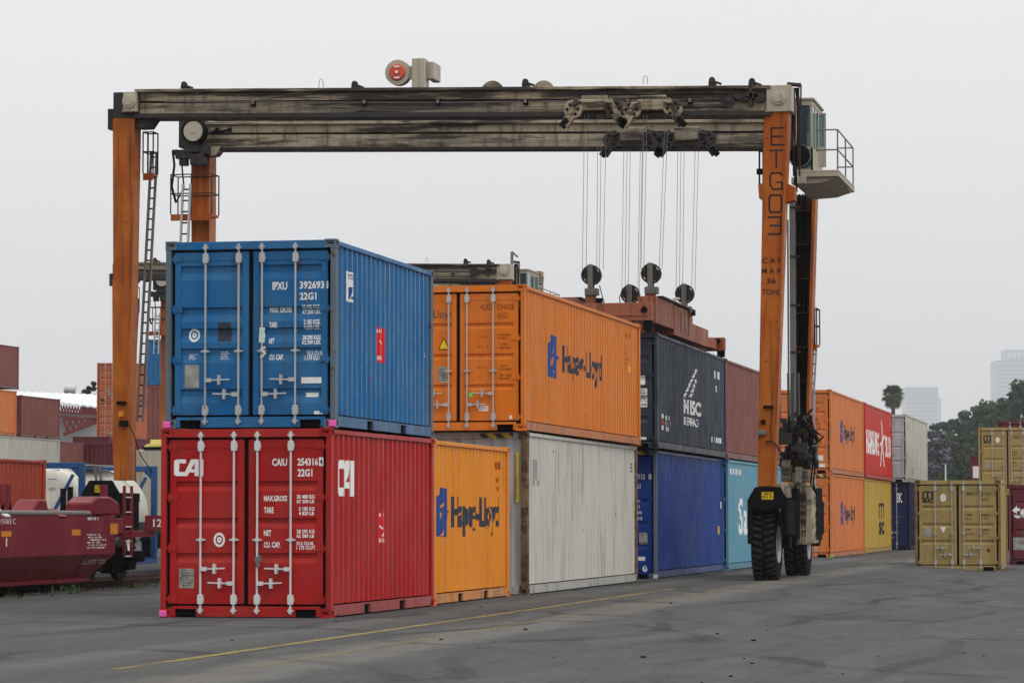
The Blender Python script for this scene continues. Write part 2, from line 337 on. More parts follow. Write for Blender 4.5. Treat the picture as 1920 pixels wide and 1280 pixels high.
def wline():
    a = PZ(1560, 1131, -.15); b_ = PZ(1930, 1137, -.15); b = MB(); n = 8; vs = []
    for i in range(n + 1):
        t = i / n; p = a.lerp(b_, t); vs += [(p.x, p.y - .05, gz(p.x, p.y) + .004), (p.x, p.y + .05, gz(p.x, p.y) + .004)]
    b.add(vs, [(2 * i, 2 * i + 1, 2 * i + 3, 2 * i + 2) for i in range(n)])
    tag(b.build('bay_marking', linemat('worn_white_line_paint', (.36, .36, .35), .50)), kind='structure')
    for u0, u1, v in ((1798, 1826, 1129), (1866, 1904, 1129)):
        p, q = PZ(u0, v, -.15), PZ(u1, v, -.15); b = MB()
        b.add([(p.x, p.y - .08, gz(p.x, p.y) + .004), (q.x, q.y - .08, gz(q.x, q.y) + .004), (q.x, q.y + .08, gz(q.x, q.y) + .004), (p.x, p.y + .08, gz(p.x, p.y) + .004)], [(0, 1, 2, 3)])
        tag(b.build('bay_marking', linemat('ochre_line_paint', (.40, .28, .08), .47)), kind='structure')
wline()
def debris():
    b = MB(); rnd = random.Random(3)
    spots = [(1205, 1210), (1395, 1208), (1410, 1216), (1580, 1234), (1370, 1238), (1530, 1141), (1258, 1131), (1412, 1178), (985, 1180), (1345, 1171), (630, 1164), (435, 1200), (901, 1137), (1315, 1249), (828, 1199)]
    spots += [(rnd.uniform(600, 1850), rnd.uniform(1140, 1275)) for _ in range(28)]
    for i, (u, v) in enumerate(spots):
        p = PZ(u, v, 0); p = V((p.x, p.y, gz(p.x, p.y))); s = rnd.uniform(.012, .024) if i < 15 else rnd.uniform(.004, .011)
        pts = []
        for k in range(6):
            t = k * math.pi / 3; pts.append((p.x + s * 1.6 * math.cos(t) * rnd.uniform(.6, 1.1), p.y + s * 1.6 * math.sin(t) * rnd.uniform(.6, 1.1), p.z))
        top = [(p.x + (a[0] - p.x) * .7, p.y + (a[1] - p.y) * .7, p.z + s * rnd.uniform(.5, .9)) for a in pts]
        b.add(pts + top, [tuple(range(6, 12))] + [(k, (k + 1) % 6, 6 + (k + 1) % 6, 6 + k) for k in range(6)])
    tag(b.build('debris', M['black']), 'small dark stones and scraps strewn over the asphalt', 'debris', kind='stuff')
debris()

# ------------------------------------------------------------------ lettering and marks
_tcache = {}
def text2d(s, bold=0.0):
    if (s, bold) in _tcache: return _tcache[(s, bold)]
    cu = bpy.data.curves.new('t', 'FONT'); cu.body = s; cu.offset = bold; cu.resolution_u = 2; cu.fill_mode = 'FRONT'
    o = bpy.data.objects.new('t', cu); me = o.to_mesh()
    vs = [(v.co.x, v.co.y) for v in me.vertices]; fs = [tuple(p.vertices) for p in me.polygons]
    o.to_mesh_clear(); bpy.data.objects.remove(o); bpy.data.curves.remove(cu)
    x0 = min(v[0] for v in vs); x1 = max(v[0] for v in vs); y0 = min(v[1] for v in vs); y1 = max(v[1] for v in vs)
    vs = [((v[0] - x0) / (x1 - x0), (v[1] - y0) / (y1 - y0)) for v in vs]
    _tcache[(s, bold)] = (vs, fs); return vs, fs
def T(s, a, b, w, h, bold=0.0):           # text filling the rectangle from (a, b), w wide, h high
    vs, fs = text2d(s, bold); return [(a + x * w, b + y * h) for x, y in vs], fs
def POLY(polys, a, b, w, h):
    vs = []; fs = []
    for p in polys:
        fs.append(tuple(range(len(vs), len(vs) + len(p)))); vs += [(a + x * w, b + y * h) for x, y in p]
    return vs, fs
def RECT(a, b, w, h): return POLY([[(0, 0), (1, 0), (1, 1), (0, 1)]], a, b, w, h)
def RING(a, b, rx, ry, k=.68, n=20):
    vs = []; fs = []
    for i in range(n):
        t = 2 * math.pi * i / n; vs += [(a + rx * math.cos(t), b + ry * math.sin(t)), (a + rx * k * math.cos(t), b + ry * k * math.sin(t))]
    for i in range(n): j = (i + 1) % n; fs.append((2 * i, 2 * j, 2 * j + 1, 2 * i + 1))
    return vs, fs
def MARKS(a, b, w, h, rows, seed=1, fill=.6):      # rows of tiny strokes: print too small to read
    rnd = random.Random(seed); polys = []
    rh = 1 / rows
    for r in range(rows):
        x = 0; end = rnd.uniform(.6, 1)
        while x < end:
            cw = rnd.uniform(.02, .05)
            if rnd.random() < .85: polys.append([(x, 1 - (r + fill) * rh), (x + cw, 1 - (r + fill) * rh), (x + cw, 1 - r * rh), (x, 1 - r * rh)])
            x += cw + (.02 if rnd.random() < .8 else .06)
    return POLY(polys, a, b, w, h)
def JOIN(*gs):
    vs = []; fs = []
    for v, f in gs:
        o = len(vs); vs += v; fs += [tuple(i + o for i in q) for q in f]
    return vs, fs
CAI = [[(.07, 0), (.34, 0), (.40, .24), (.17, .24), (.17, .76), (.40, .76), (.40, 1), (.07, 1), (0, .9), (0, .1)],
       [(.30, 0), (.45, 0), (.70, .78), (.70, 1), (.58, 1)], [(.70, 0), (.84, 0), (.84, 1), (.70, 1)], [(.52, .22), (.70, .22), (.70, .40), (.57, .40)], [(.89, 0), (1, 0), (1, 1), (.89, 1)]]
HLMARK = [[(.05, .02), (.75, 0), (.78, .36), (1, .52), (.80, .56), (.78, .98), (.30, 1), (.24, .87), (.08, .78), (0, .5)]]
HLSLIT = [[(.36, .56), (.60, .66), (.62, .74), (.44, .66)], [(.40, .02), (.50, .02), (.66, .18), (.56, .20)], [(.30, .30), (.38, .28), (.46, .48), (.40, .5)]]
MSCM = [[(0, 0), (.16, 0), (.16, .72), (.26, .8), (.42, .8), (.42, 1), (.12, 1), (0, .84)], [(.42, 0), (.58, 0), (.58, .8), (.42, .8)], [(.42, .8), (.76, .8), (.84, .72), (.84, 0), (1, 0), (1, .84), (.88, 1), (.42, 1)]]
STAR = [[(.10, 0), (.20, .0), (.46, .45), (.36, .5)], [(.75, 0), (.86, .0), (.60, .5), (.48, .45)], [(.36, .45), (.60, .45), (.66, .62), (.44, .66)], [(.44, .6), (.58, .6), (.52, .86), (.30, 1), (.24, .98), (.42, .82)], [(.6, .55), (.95, .62), (.93, .70), (.62, .64)], [(.4, .55), (.05, .48), (.06, .42), (.42, .48)]]

# ------------------------------------------------------------------ shipping containers
W = 2.438; S_, HC = 2.591, 2.896; L20, L40 = 6.058, 12.192
PITCH = .278
def side_prof(y, y0, DEP=.036):                      # depth of the corrugation below its crest
    t = ((y - y0) % PITCH) / PITCH
    if t < .26: return 0.0
    if t < .50: return DEP * (t - .26) / .24
    if t < .76: return DEP
    return DEP * (1 - (t - .76) / .24)
def side_knots(y0, y1):
    k = []; n = 0
    while True:
        for t in (0, .26, .50, .76):
            y = y0 + (n + t) * PITCH
            if y > y1 - 1e-4: return k + [y1]
            k.append(y)
        n += 1
BANDS = {'three': (.72, .525, .34), 'many': (.868, .645, .534, .427, .21), 'four': (.74, .53, .32), 'five': (.80, .62, .45, .28)}
BANDH = {'three': .135, 'many': .20, 'four': .10, 'five': .16}
_worn = {}
def worn(m):          # the same paint, chalked and scraped, for the bottom rails that get knocked
    if m.name not in _worn:
        c0 = [n for n in m.node_tree.nodes if n.type == 'MIX_RGB'][0].inputs[1].default_value[:3]
        _worn[m.name] = paint(m.name + '_scraped', tuple(.72 * x + .05 for x in c0), .6, .55, .45, .7, fadec=tuple(.6 * x + .12 for x in c0), dirtc=(.09, .075, .06))
    return _worn[m.name]
class Box:
    pass
def container(label, corner, yaw, z, L, H, mat, front='door', bands='three', barmat='galv', group='shipping containers in the yard', post=None, endmat=None,
              handles=True, pockets=None, near_only=False, name='shipping_container', hinge=True, side_front=True):
    c = Box(); c.L, c.H = L, H; c.mat = mat; c.dep = .036 if L < 7 else .026
    ca, sa = math.cos(yaw), math.sin(yaw); lx, ly = -W / 2, L / 2
    loc = (corner[0] + ca * lx - sa * ly, corner[1] + sa * lx + ca * ly, z)
    t = thing(name, label, 'container', loc, yaw, group); c.t = t
    x0, x1, y0, y1 = -W / 2, W / 2, -L / 2, L / 2
    pm = post or mat; rm = worn(mat)
    # corner castings
    cc = MB()
    for vx, fs in (((-.081, .081, -.089, .089, -.059, .059), None),): cc.box(*vx)
    bm = bmesh.new(); me = bpy.data.meshes.new('corner_casting'); me.from_pydata(cc.v, [], cc.f); bm.from_mesh(me); bmesh.ops.recalc_face_normals(bm, faces=bm.faces)
    for f in [f for f in bm.faces]:
        r = bmesh.ops.inset_individual(bm, faces=[f], thickness=.032, depth=0.0); r2 = bmesh.ops.inset_individual(bm, faces=[f], thickness=.004, depth=-.05); f.material_index = 1  # hole floors black: the shade inside is put into the colour
    bm.to_mesh(me); bm.free(); me.materials.append(pm); me.materials.append(M['black'])
    for sx in (-1, 1):
        for sy in (-1, 1):
            for zz in (.059, H - .059):
                o = bpy.data.objects.new('corner_casting', me); COL.objects.link(o); o.parent = t
                o.location = (sx * (W / 2 - .081), sy * (L / 2 - .089), zz)
            b = MB(); pw = .078 if sy < 0 and front == 'door' else .125; px0, px1 = (x0 + .004, x0 + pw) if sx < 0 else (x1 - pw, x1 - .004)
            py0, py1 = (y0 + .005, y0 + .155) if sy < 0 else (y1 - .155, y1 - .005)
            b.box(px0, px1, py0, py1, .1185, H - .1185); b.build('corner_post', pm, t, bevel=.006)
    # roof and floor
    b = MB(); kn = side_knots(y0 + .165, y1 - .165)
    vs = []
    for y in kn: d = side_prof(y, y0 + .165) * .5; vs += [(x0 + .062, y, H - .03 - d), (x1 - .062, y, H - .03 - d)]
    b.add(vs, [(2 * i, 2 * i + 1, 2 * i + 3, 2 * i + 2) for i in range(len(kn) - 1)]); b.build('roof', mat, t)
    b = MB(); b.box(x0 + .06, x1 - .06, y0 + .12, y1 - .02, .10, .14); b.build('floor', M['steel'], t)
    for sx in (-1, 1):
        a0, a1 = (x1 - .062, x1 - .006) if sx > 0 else (x0 + .006, x0 + .062)
        b = MB(); b.box(a0, a1, y0 + .1785, y1 - .1785, H - .082, H - .018); b.build('top_rail', mat, t, bevel=.005)
        b = MB(); r0, r1 = y0 + .1785, y1 - .1785
        pk = pockets if pockets is not None else ((-1.03, 1.03) if L < 7 else ())
        b.box(a0, a1, r0, r1, .146, .165); cur = r0
        for p in pk: b.box(a0, a1, cur, p - .18, .022, .1455); cur = p + .18
        b.box(a0, a1, cur, r1, .022, .1455)
        o = b.build('bottom_rail', rm, t)
        if pk:
            for p in pk: b = MB(); b.box(min(a0, a1) - .001 if sx > 0 else a1 - .05, (a0 + .02) if sx > 0 else (a1 - .045), p - .179, p + .179, .024, .145); b.build('fork_pocket', M['black'], t)  # black back plate: shade inside the pocket put into the colour
        # corrugated side
        b = MB(); vs = []; crest = sx * (W / 2 - .026)
        c.y0s = y0 + .156
        kn = side_knots(c.y0s, y1 - .156)
        for y in kn:
            xx = crest - sx * side_prof(y, c.y0s, c.dep)
            vs += [(xx, y, .186), (xx, y, H * .5), (xx, y, H - .083)]
        b.add(vs, [q for i in range(len(kn) - 1) for q in ((3 * i, 3 * i + 3, 3 * i + 4, 3 * i + 1), (3 * i + 1, 3 * i + 4, 3 * i + 5, 3 * i + 2))])
        o = b.build('side_wall', mat, t)
        if sx > 0: c.side = o
    c.crest = W / 2 - .026
    # ends
    em = endmat or mat
    for sy in (-1, 1):
        ye = sy * (L / 2 - .012)
        b = MB(); a, d = sorted((ye, ye - sy * .10)); b.box(x0 + .1625, x1 - .1625, a, d, H - .125, H - .012); b.build('header', em if sy < 0 else mat, t, bevel=.005)
        b = MB(); xs0, xs1 = x0 + .1625, x1 - .1625
        if sy < 0 and front == 'door':
            g0 = .15
            b.box(xs0 + g0 + .20, xs1 - g0 - .20, a, d, .012, .155); b.box(xs0, xs0 + g0 - .1, a, d, .012, .155); b.box(xs1 - g0 + .1, xs1, a, d, .012, .155)
            b.box(xs0 + .05, xs0 + .35, a, d, .115, .1545); b.box(xs1 - .35, xs1 - .05, a, d, .115, .1545)
            b.box(xs0 + .05, xs0 + .35, a + .07, d, .014, .114, 1); b.box(xs1 - .35, xs1 - .05, a + .07, d, .014, .114, 1)  # black backs of the sill slots, their shade put into the colour
        else: b.box(xs0, xs1, a, d, .012, .155)
        b.build('sill', [em if sy < 0 else mat, M['black']], t)
        if sy > 0 or front == 'corr':
            b = MB(); vs = []; cr = sy * (L / 2 - .03); n0 = -W / 2 + .125; kn = side_knots(n0, W / 2 - .125)
            for x in kn: yy = cr - sy * side_prof(x, n0) * 1.2; vs += [(x, yy, .156), (x, yy, H - .126)]
            b.add(vs, [(2 * i, 2 * i + 2, 2 * i + 3, 2 * i + 1) for i in range(len(kn) - 1)]); b.build('end_wall', em if sy < 0 else mat, t)
    c.yf = y0 + .055; c.folds_z = []
    c.fprof = lambda zz: 0.0
    if front == 'door':
        bl = [f * H for f in BANDS[bands]]; bh = BANDH[bands]
        prof = [(.28, 0)]
        for zt in sorted(bl): prof += [(zt - bh, 0), (zt - bh * .5, .036), (zt - .012, .036), (zt, 0)]
        prof += [(H - .27, 0)]
        c.folds_z = [p[0] for p in prof]
        def fp(zz):
            if zz <= prof[0][0] or zz >= prof[-1][0]: return -.008
            for (za, da), (zb, db) in zip(prof, prof[1:]):
                if za <= zz <= zb: return da + (db - da) * (zz - za) / max(zb - za, 1e-6)
            return 0
        c.fprof = fp
        b = MB(); b.box(x0 + .0785, x1 - .0785, c.yf + .062, c.yf + .075, .157, H - .127); b.build('door_seal', M['seal'], t)
        zb, zt = .185, H - .155; c.doors = []
        xbar = (-.641, -.166, .168, .644)
        for k in (0, 1):
            xa, xb = (x0 + .128, -.034) if k == 0 else (.034, x1 - .128)
            b = MB(); vs = []
            for (zz, d) in prof: vs += [(xa + .085, c.yf + d, zz), (xb - .085, c.yf + d, zz)]
            b.add(vs, [(2 * i, 2 * i + 1, 2 * i + 3, 2 * i + 2) for i in range(len(prof) - 1)])
            yq = c.yf - .008
            b.box(xa, xa + .085, yq, c.yf + .06, zb, zt); b.box(xb - .085, xb, yq, c.yf + .06, zb, zt)
            b.box(xa + .085, xb - .085, yq, c.yf + .055, zb, .28); b.box(xa + .085, xb - .085, yq, c.yf + .055, H - .27, zt)
            dr = b.build('door', em, t); c.doors.append(dr)
            s1 = MB(); s1.box(xa - .018, xb + .018, c.yf + .03, c.yf + .06, zt + .001, zt + .02); s1.box(xa - .018, xa - .001, c.yf + .03, c.yf + .06, zb, zt + .0005)
            s1.build('gasket', M['seal'], dr)
            if hinge:
                xh = x0 if k == 0 else x1; sg = 1 if k == 0 else -1
                for f in (.095, .365, .635, .905):
                    hb = MB(); zc = f * H
                    hb.prism([(xh + sg * .06, c.yf - .022, zc - .028), (xh + sg * .15, c.yf - .022, zc - .028), (xh + sg * .235, c.yf - .022, zc - .045), (xh + sg * .235, c.yf - .022, zc + .045), (xh + sg * .15, c.yf - .022, zc + .028), (xh + sg * .06, c.yf - .022, zc + .028)], (0, .022, 0))
                    hb.tube([(xh + sg * .125, c.yf - .022, zc - .06), (xh + sg * .125, c.yf - .022, zc + .06)], .017, 8)
                    hb.build('hinge', em, dr)
            for j, xx in enumerate(xbar[2 * k:2 * k + 2]):
                yb = c.yf - .050; gm = M[barmat]
                b = MB(); b.tube([(xx, yb, .045), (xx, yb, H - .045)], .0150, 10)
                for zz in (.095, H - .095): b.box(xx - .042, xx + .042, yb - .02, yb + .02, zz - .012, zz + .012); b.box(xx - .020, xx + .020, yb - .028, yb + .03, zz - .036, zz + .036)
                b.build('locking_bar', gm, dr, smooth=True)
                for f in (.095, .905):
                    b = MB(); b.prism([(xx - .038, yb - .024, f * H - .06), (xx - .030, yb - .024, f * H - .068), (xx + .030, yb - .024, f * H - .068), (xx + .038, yb - .024, f * H - .06), (xx + .038, yb - .024, f * H + .06), (xx + .030, yb - .024, f * H + .068), (xx - .030, yb - .024, f * H + .068), (xx - .038, yb - .024, f * H + .06)], (0, .06, 0)); b.box(xx - .046, xx + .046, yb - .01, yb + .038, f * H - .03, f * H + .03); b.build('bar_bracket', gm, dr, bevel=.006)
                b = MB(); b.box(xx - .06, xx + .06, yb - .012, yb + .04, .41 * H - .011, .41 * H + .011); b.box(xx - .020, xx + .020, yb - .024, yb + .04, .41 * H - .026, .41 * H + .026)
                b.build('bar_bracket', gm, dr)
                if handles:
                    zz = .256 * H if (j == 0) == (k == 0) else .18 * H; sg = 1 if j == 0 else -1
                    b = MB(); b.box(xx - .0 if sg > 0 else xx - .09, xx + .09 if sg > 0 else xx, yb - .03, yb + .015, zz - .028, zz + .028)
                    b.bar((xx + sg * .05, yb - .022, zz), (xx + sg * .36, yb - .030, zz + .01), .012, .020)
                    q = xx + sg * .20
                    b.lathe([(.0, -.03), (.028, -.03), (.028, .05)], (q, yb, zz), (0, 1, 0), 10); b.box(q - .016, q + .016, yb - .034, yb + .045, zz - .065, zz + .07)
                    b.build('handle', gm, dr)
    elif front == 'flat':
        b = MB(); b.box(x0 + .1255, x1 - .1255, c.yf, c.yf + .04, .156, H - .126); b.build('end_wall', em, t)
    return c
def bisect(g, axis, cuts):
    vs, fs = g; bm = bmesh.new(); bv = [bm.verts.new((a, b, 0)) for a, b in vs]
    for f in fs:
        try: bm.faces.new([bv[i] for i in f])
        except ValueError: pass
    for q in cuts:
        bmesh.ops.bisect_plane(bm, geom=bm.verts[:] + bm.edges[:] + bm.faces[:], dist=1e-6, plane_co=(q, 0, 0) if axis == 0 else (0, q, 0), plane_no=(1, 0, 0) if axis == 0 else (0, 1, 0))
    bm.verts.ensure_lookup_table()
    for i, v in enumerate(bm.verts): v.index = i
    o = ([(v.co.x, v.co.y) for v in bm.verts], [tuple(v.index for v in f.verts) for f in bm.faces]); bm.free(); return o
def on_front(c, g, mat, name='lettering', lift=.003, parent=None):
    lo = min(b for _, b in g[0]); hi = max(b for _, b in g[0])
    vs, fs = bisect(g, 1, [q for q in c.folds_z if lo < q < hi]); st = W / 2 - .2135
    if hasattr(c, 'doors'): vs, fs = bisect((vs, fs), 0, (-st, st))
    b = MB(); b.add([(a, c.yf + (c.fprof(z) if abs(a) < st - 1e-4 or not hasattr(c, 'doors') else -.008) - lift, z) for a, z in vs], fs)
    p = parent or (c.doors[0 if sum(a for a, _ in vs) / len(vs) < 0 else 1] if hasattr(c, 'doors') else c.t)
    o = b.build(name, mat, p)
    if name in ('small_print', 'seal_mark'): o['kind'] = 'stuff'
    return o
def on_side(c, g, mat, name='lettering', lift=.003, flatten=False):
    lo = min(a for a, _ in g[0]); hi = max(a for a, _ in g[0])
    vs, fs = bisect(g, 0, [q for q in side_knots(c.y0s, c.L / 2 - .156) if lo < q < hi])
    b = MB(); b.add([(c.crest - side_prof(y, c.y0s, c.dep) + lift, y, z) for y, z in vs], fs)
    o = b.build(name, mat, c.t)
    if name in ('small_print', 'faded_lettering'): o['kind'] = 'stuff'
    return o
def sidey(c, f): return -c.L / 2 + f * c.L       # 0 = near end .. 1 = far end
def dmap(c, u, v, box):                          # a point of a zoomed door picture -> local x, z ; box = left, top, right, bottom of the end frame
    l, t, r, b = box; return (-W / 2 + W * (u - l) / (r - l), c.H * (b - v) / (b - t))
def door_text(c, s, u0, v0, u1, v1, box, mat, bold=0.0, name='lettering'):
    a = dmap(c, u0, v1, box); d = dmap(c, u1, v0, box)
    return on_front(c, T(s, a[0], a[1], d[0] - a[0], d[1] - a[1], bold), M[mat], name)
def door_rect(c, u0, v0, u1, v1, box, mat, name='sticker', lift=.004):
    a = dmap(c, u0, v1, box); d = dmap(c, u1, v0, box)
    return on_front(c, RECT(a[0], a[1], d[0] - a[0], d[1] - a[1]), M[mat], name, lift)
def door_marks(c, u0, v0, u1, v1, box, rows, mat, seed=1, name='small_print', lift=.006):
    a = dmap(c, u0, v1, box); d = dmap(c, u1, v0, box)
    return on_front(c, MARKS(a[0], a[1], d[0] - a[0], d[1] - a[1], rows, seed), M[mat], name, lift)
def door_ring(c, u, v, ru, rv, box, mat, k=.66):
    a = dmap(c, u, v, box); sx = W / (box[2] - box[0]); sz = c.H / (box[3] - box[1])
    return on_front(c, JOIN(RING(a[0], a[1], ru * sx, rv * sz, k), RING(a[0], a[1], ru * sx * .45, rv * sz * .45, .3, 6)), M[mat], 'seal_mark')
def plug(c, x, z, mat, y=None):
    b = MB(); yy = -c.L / 2; b.box(x - .05, x + .05, yy - .045, yy + .02, z - .045, z + .045)
    return b.build('twist_lock', mat, c.t, bevel=.01)

# --- the red 20-foot box in front
c = container('red 20 foot container with CAI lettering on the ground, nearest in the row', (-11.166, 42.807), -.011, 0, L20, S_, M['red'], barmat='galv_w')
B = (35, 45, 1114, 1245)
on_front(c, POLY(CAI, *dmap(c, 115, 347, B), W * 186 / 1079, S_ * 106 / 1200), M['print_crisp'], 'logo')
for s, *r in (('CAIU', 736, 238, 831, 285), ('254316', 896, 236, 1026, 284), ('22G1', 897, 305, 990, 353), ('MAX.GROSS', 685, 473, 832, 509), ('TARE', 686, 546, 747, 584), ('NET', 686, 692, 732, 728), ('CU. CAP.', 686, 766, 790, 803),
              ('30 480 KG', 892, 468, 1005, 494), ('67 200 LB', 892, 499, 1002, 522), ('2 185 KG', 905, 545, 1004, 568), ('4 820 LB', 905, 573, 1001, 598), ('28 295 KG', 892, 688, 1004, 712), ('62 380 LB', 892, 717, 1002, 740), ('33.2 CU.M.', 890, 764, 1000, 786), ('1 173 CU.FT.', 890, 790, 1016, 815)):
    door_text(c, s, *r, B, 'print_crisp', .03)
door_rect(c, 1032, 232, 1060, 286, B, 'print_crisp', 'check_digit_box'); door_text(c, '4', 1037, 238, 1055, 281, B, 'print_black', .01).location.y = -.003
door_ring(c, 404, 753, 36, 46, B, 'print_crisp')
door_rect(c, 150, 936, 244, 1060, B, 'sticker_grey', 'data_plate'); door_marks(c, 156, 944, 238, 1054, B, 7, 'print_black', 4)
plug(c, -W / 2 + .05, .05, M['pink'])
b = MB(); lx, lz = dmap(c, 660, 880, B); b.tube([(lx, c.yf - .075, lz - .09), (lx - .02, c.yf - .08, lz), (lx + .03, c.yf - .075, lz + .06)], .03, 8); b.box(lx - .05, lx + .05, c.yf - .10, c.yf - .06, lz - .02, lz + .03); b.build('padlock_seal', M['steel'], c.doors[1])
on_side(c, POLY(CAI, -L20 / 2 + .447, 1.66, .86, .50), M['print_crisp'], 'logo')
def side_sticker(c, f, z, w, h):
    y = sidey(c, f); on_side(c, RECT(y, z, w, h), M['sticker_red'], 'sticker')
    on_side(c, MARKS(y + .03, z + h * .84, w - .06, h * .11, 1, 3, .9), M['print_crisp'], 'small_print', .006)
    on_side(c, MARKS(y + .03, z + h * .05, w - .06, h * .13, 1, 5, .9), M['print_crisp'], 'small_print', .006)
    on_side(c, POLY([[(.3, .62), (.4, .62), (.66, .48), (.6, .46)], [(.55, .25), (.7, .25), (.75, .35), (.66, .35)]], y, z, w, h), M['print_crisp'], 'small_print', .006)
side_sticker(c, .44, .98, .44, .47)
on_side(c, RECT(sidey(c, .91), 1.46, .10, .15), M['sticker_yellow'], 'sticker'); on_side(c, MARKS(sidey(c, .91), 1.20, .14, .16, 4, 8), M['print_white'], 'small_print')

# --- the blue 20-foot box on top of it
c = container('blue 20 foot container with IPXU lettering, stacked on the red container', (-11.131, 42.9), 0, S_ + .003, L20, S_, M['blue'], bands='many', post=paint('scuffed_grey_blue_paint', (.10, .15, .19), .5, .6, .45, .5, fadec=(.16, .19, .21)))
B = (60, 43, 1142, 1216)
for s, *r in (('IPXU', 736, 306, 830, 356), ('392693', 908, 303, 1064, 352), ('1', 1080, 305, 1089, 352), ('22G1', 909, 374, 1014, 420), ('MAX. GROSS', 716, 462, 855, 498), ('TARE', 716, 556, 766, 593), ('NET', 714, 657, 748, 692), ('CU. CAP.', 714, 756, 804, 792),
              ('30.480 KGS.', 922, 450, 1040, 474), ('67.200 LBS.', 922, 482, 1042, 508), ('2.185 KGS.', 934, 543, 1040, 573), ('4.820 LBS.', 934, 578, 1038, 603), ('28.295 KGS.', 926, 640, 1044, 668), ('62.380 LBS.', 924, 672, 1044, 698), ('33.2 CU.M.', 952, 738, 1056, 764), ('1.173 CU.FT.', 940, 768, 1056, 795)):
    door_text(c, s, *r, B, 'print_white', .03)
door_ring(c, 237, 632, 36, 42, B, 'print_white')
door_rect(c, 181, 818, 272, 962, B, 'sticker_grey', 'data_plate')
for r in ((920, 902, 1048, 940), (946, 997, 1026, 1024), (1002, 1112, 1056, 1132)): door_rect(c, *r, B, 'sticker_white')
door_marks(c, 205, 750, 260, 790, B, 4, 'print_white', 6); door_marks(c, 408, 735, 466, 790, B, 5, 'print_white', 7)
door_rect(c, 388, 555, 474, 672, B, 'print_navy', 'sticker', .003)
plug(c, -W / 2 + .035, .05, M['pink']); plug(c, W / 2 - .04, .055, M['pink'])
lx, lz = dmap(c, 682, 640, B); b = MB(); b.prism([(lx - .05, c.yf - .085, lz - .10), (lx + .03, c.yf - .085, lz - .11), (lx + .045, c.yf - .085, lz + .0), (lx + .03, c.yf - .085, lz + .05), (lx + .045, c.yf - .085, lz + .10), (lx - .04, c.yf - .085, lz + .11)], (0, .012, 0)); b.build('document_bag', flat('pale_green_plastic', (.50, .66, .62), .35), c.doors[1], bevel=.008)
lx, lz = dmap(c, 688, 745, B); b = MB(); b.tube([(lx - .03, c.yf - .08, lz - .08), (lx + .03, c.yf - .085, lz - .02), (lx - .02, c.yf - .08, lz + .03), (lx + .03, c.yf - .08, lz + .07)], .022, 8); b.build('padlock_seal', M['galv_w'], c.doors[1])
on_side(c, RECT(sidey(c, .115), 1.78, .50, .42), M['sticker_white'], 'sticker'); on_side(c, JOIN(MARKS(sidey(c, .115) + .06, 2.08, .38, .09, 2, 2), POLY([[(.2, 0), (.5, 0), (.75, 1), (.45, 1)], [(.55, 0), (.8, 0), (.8, .25), (.6, .25)]], sidey(c, .115) + .08, 1.82, .34, .17)), M['print_hlblue'], 'logo', .006)
side_sticker(c, .41, 1.02, .46, .50)
on_side(c, RECT(sidey(c, .915), 1.48, .10, .14), M['sticker_yellow'], 'sticker'); on_side(c, MARKS(sidey(c, .915), 1.18, .14, .18, 4, 8), M['print_white'], 'small_print')

def hapag(c, f0, z0, sc=1.0, length=None):
    """logo and name along the side; f0 = start as a share of the length"""
    y = sidey(c, f0); k = sc; yt = c.y0s + (round((y + 1.37 * k - c.y0s) / PITCH - .66) + .66) * PITCH
    on_side(c, POLY(HLMARK, y, z0, 1.05 * k, .80 * k), M['print_hlblue'], 'logo'); on_side(c, POLY(HLSLIT, y, z0, 1.05 * k, .80 * k), c.mat, 'logo_inlay', .006)
    on_side(c, T('Hapag-Lloyd', yt, z0 + .0 * k, (length or 3.4) * k, .66 * k, .035), M['print_navy'])
# --- the orange 20-foot box behind the red one
c = container('orange 20 foot container with nothing stacked on it, directly behind the red one', (-11.204, 49.328), .005, 0, L20, S_, M['orange_yellow'])
hapag(c, .038, 1.06, .98, 3.95)
on_side(c, MARKS(sidey(c, .80), 2.18, .75, .14, 1, 11, .9), M['print_brown'], 'small_print'); on_side(c, MARKS(sidey(c, .82), 1.75, .35, .30, 2, 12, .5), M['print_brown'], 'small_print')
# --- white reefer, and the orange 40-foot box on it
c = container('white 40 foot container streaked with rust, second box on the ground in the row', (-11.099, 56.339), 0, 0, L40, HC, M['white'], front='corr', post=M['rustpost'], endmat=M['grey_end'], pockets=())
on_side(c, JOIN(*[RECT(sidey(c, .055) + .22 * i, 2.05, .10, .36) for i in range(4)], MARKS(sidey(c, .05), 1.92, .95, .12, 1, 3, .8)), print_mat('faded_grey_print', (.30, .29, .28), .6), 'faded_lettering')
on_side(c, MARKS(sidey(c, .94), 2.30, .4, .22, 3, 13), M['print_black'], 'small_print'); on_side(c, RECT(sidey(c, .972), 1.30, .18, .42), M['sticker_yellow'], 'sticker')
b = MB(); b.box(.35, .95, -L40 / 2 - .0, -L40 / 2 + .011, HC - .115, HC - .03); b.build('hazard_strip', M['hazard'], c.t)
b = MB(); b.box(1.0, 1.05, -L40 / 2 + .015, -L40 / 2 + .028, 1.65, 2.52); b.build('sticker', M['sticker_yellow'], c.t)
on_front(c, MARKS(1.003, 1.68, .044, .8, 22, 21), M['print_black'], 'small_print', .046)
c = container('orange 40 foot container with a blue logo, stacked on the white container', (-11.088, 56.03), -.009, HC + .003, L40, S_, M['orange'], bands='four', barmat='galv')
B = (-267, 262, 689, 1225)
for s, *r in (('HLXU', 366, 388, 450, 430), ('524428', 488, 388, 608, 428), ('42G1', 488, 447, 566, 486)): door_text(c, s, *r, B, 'print_brown', .02)
door_marks(c, 640, 388, 664, 430, B, 1, 'print_brown', 4)
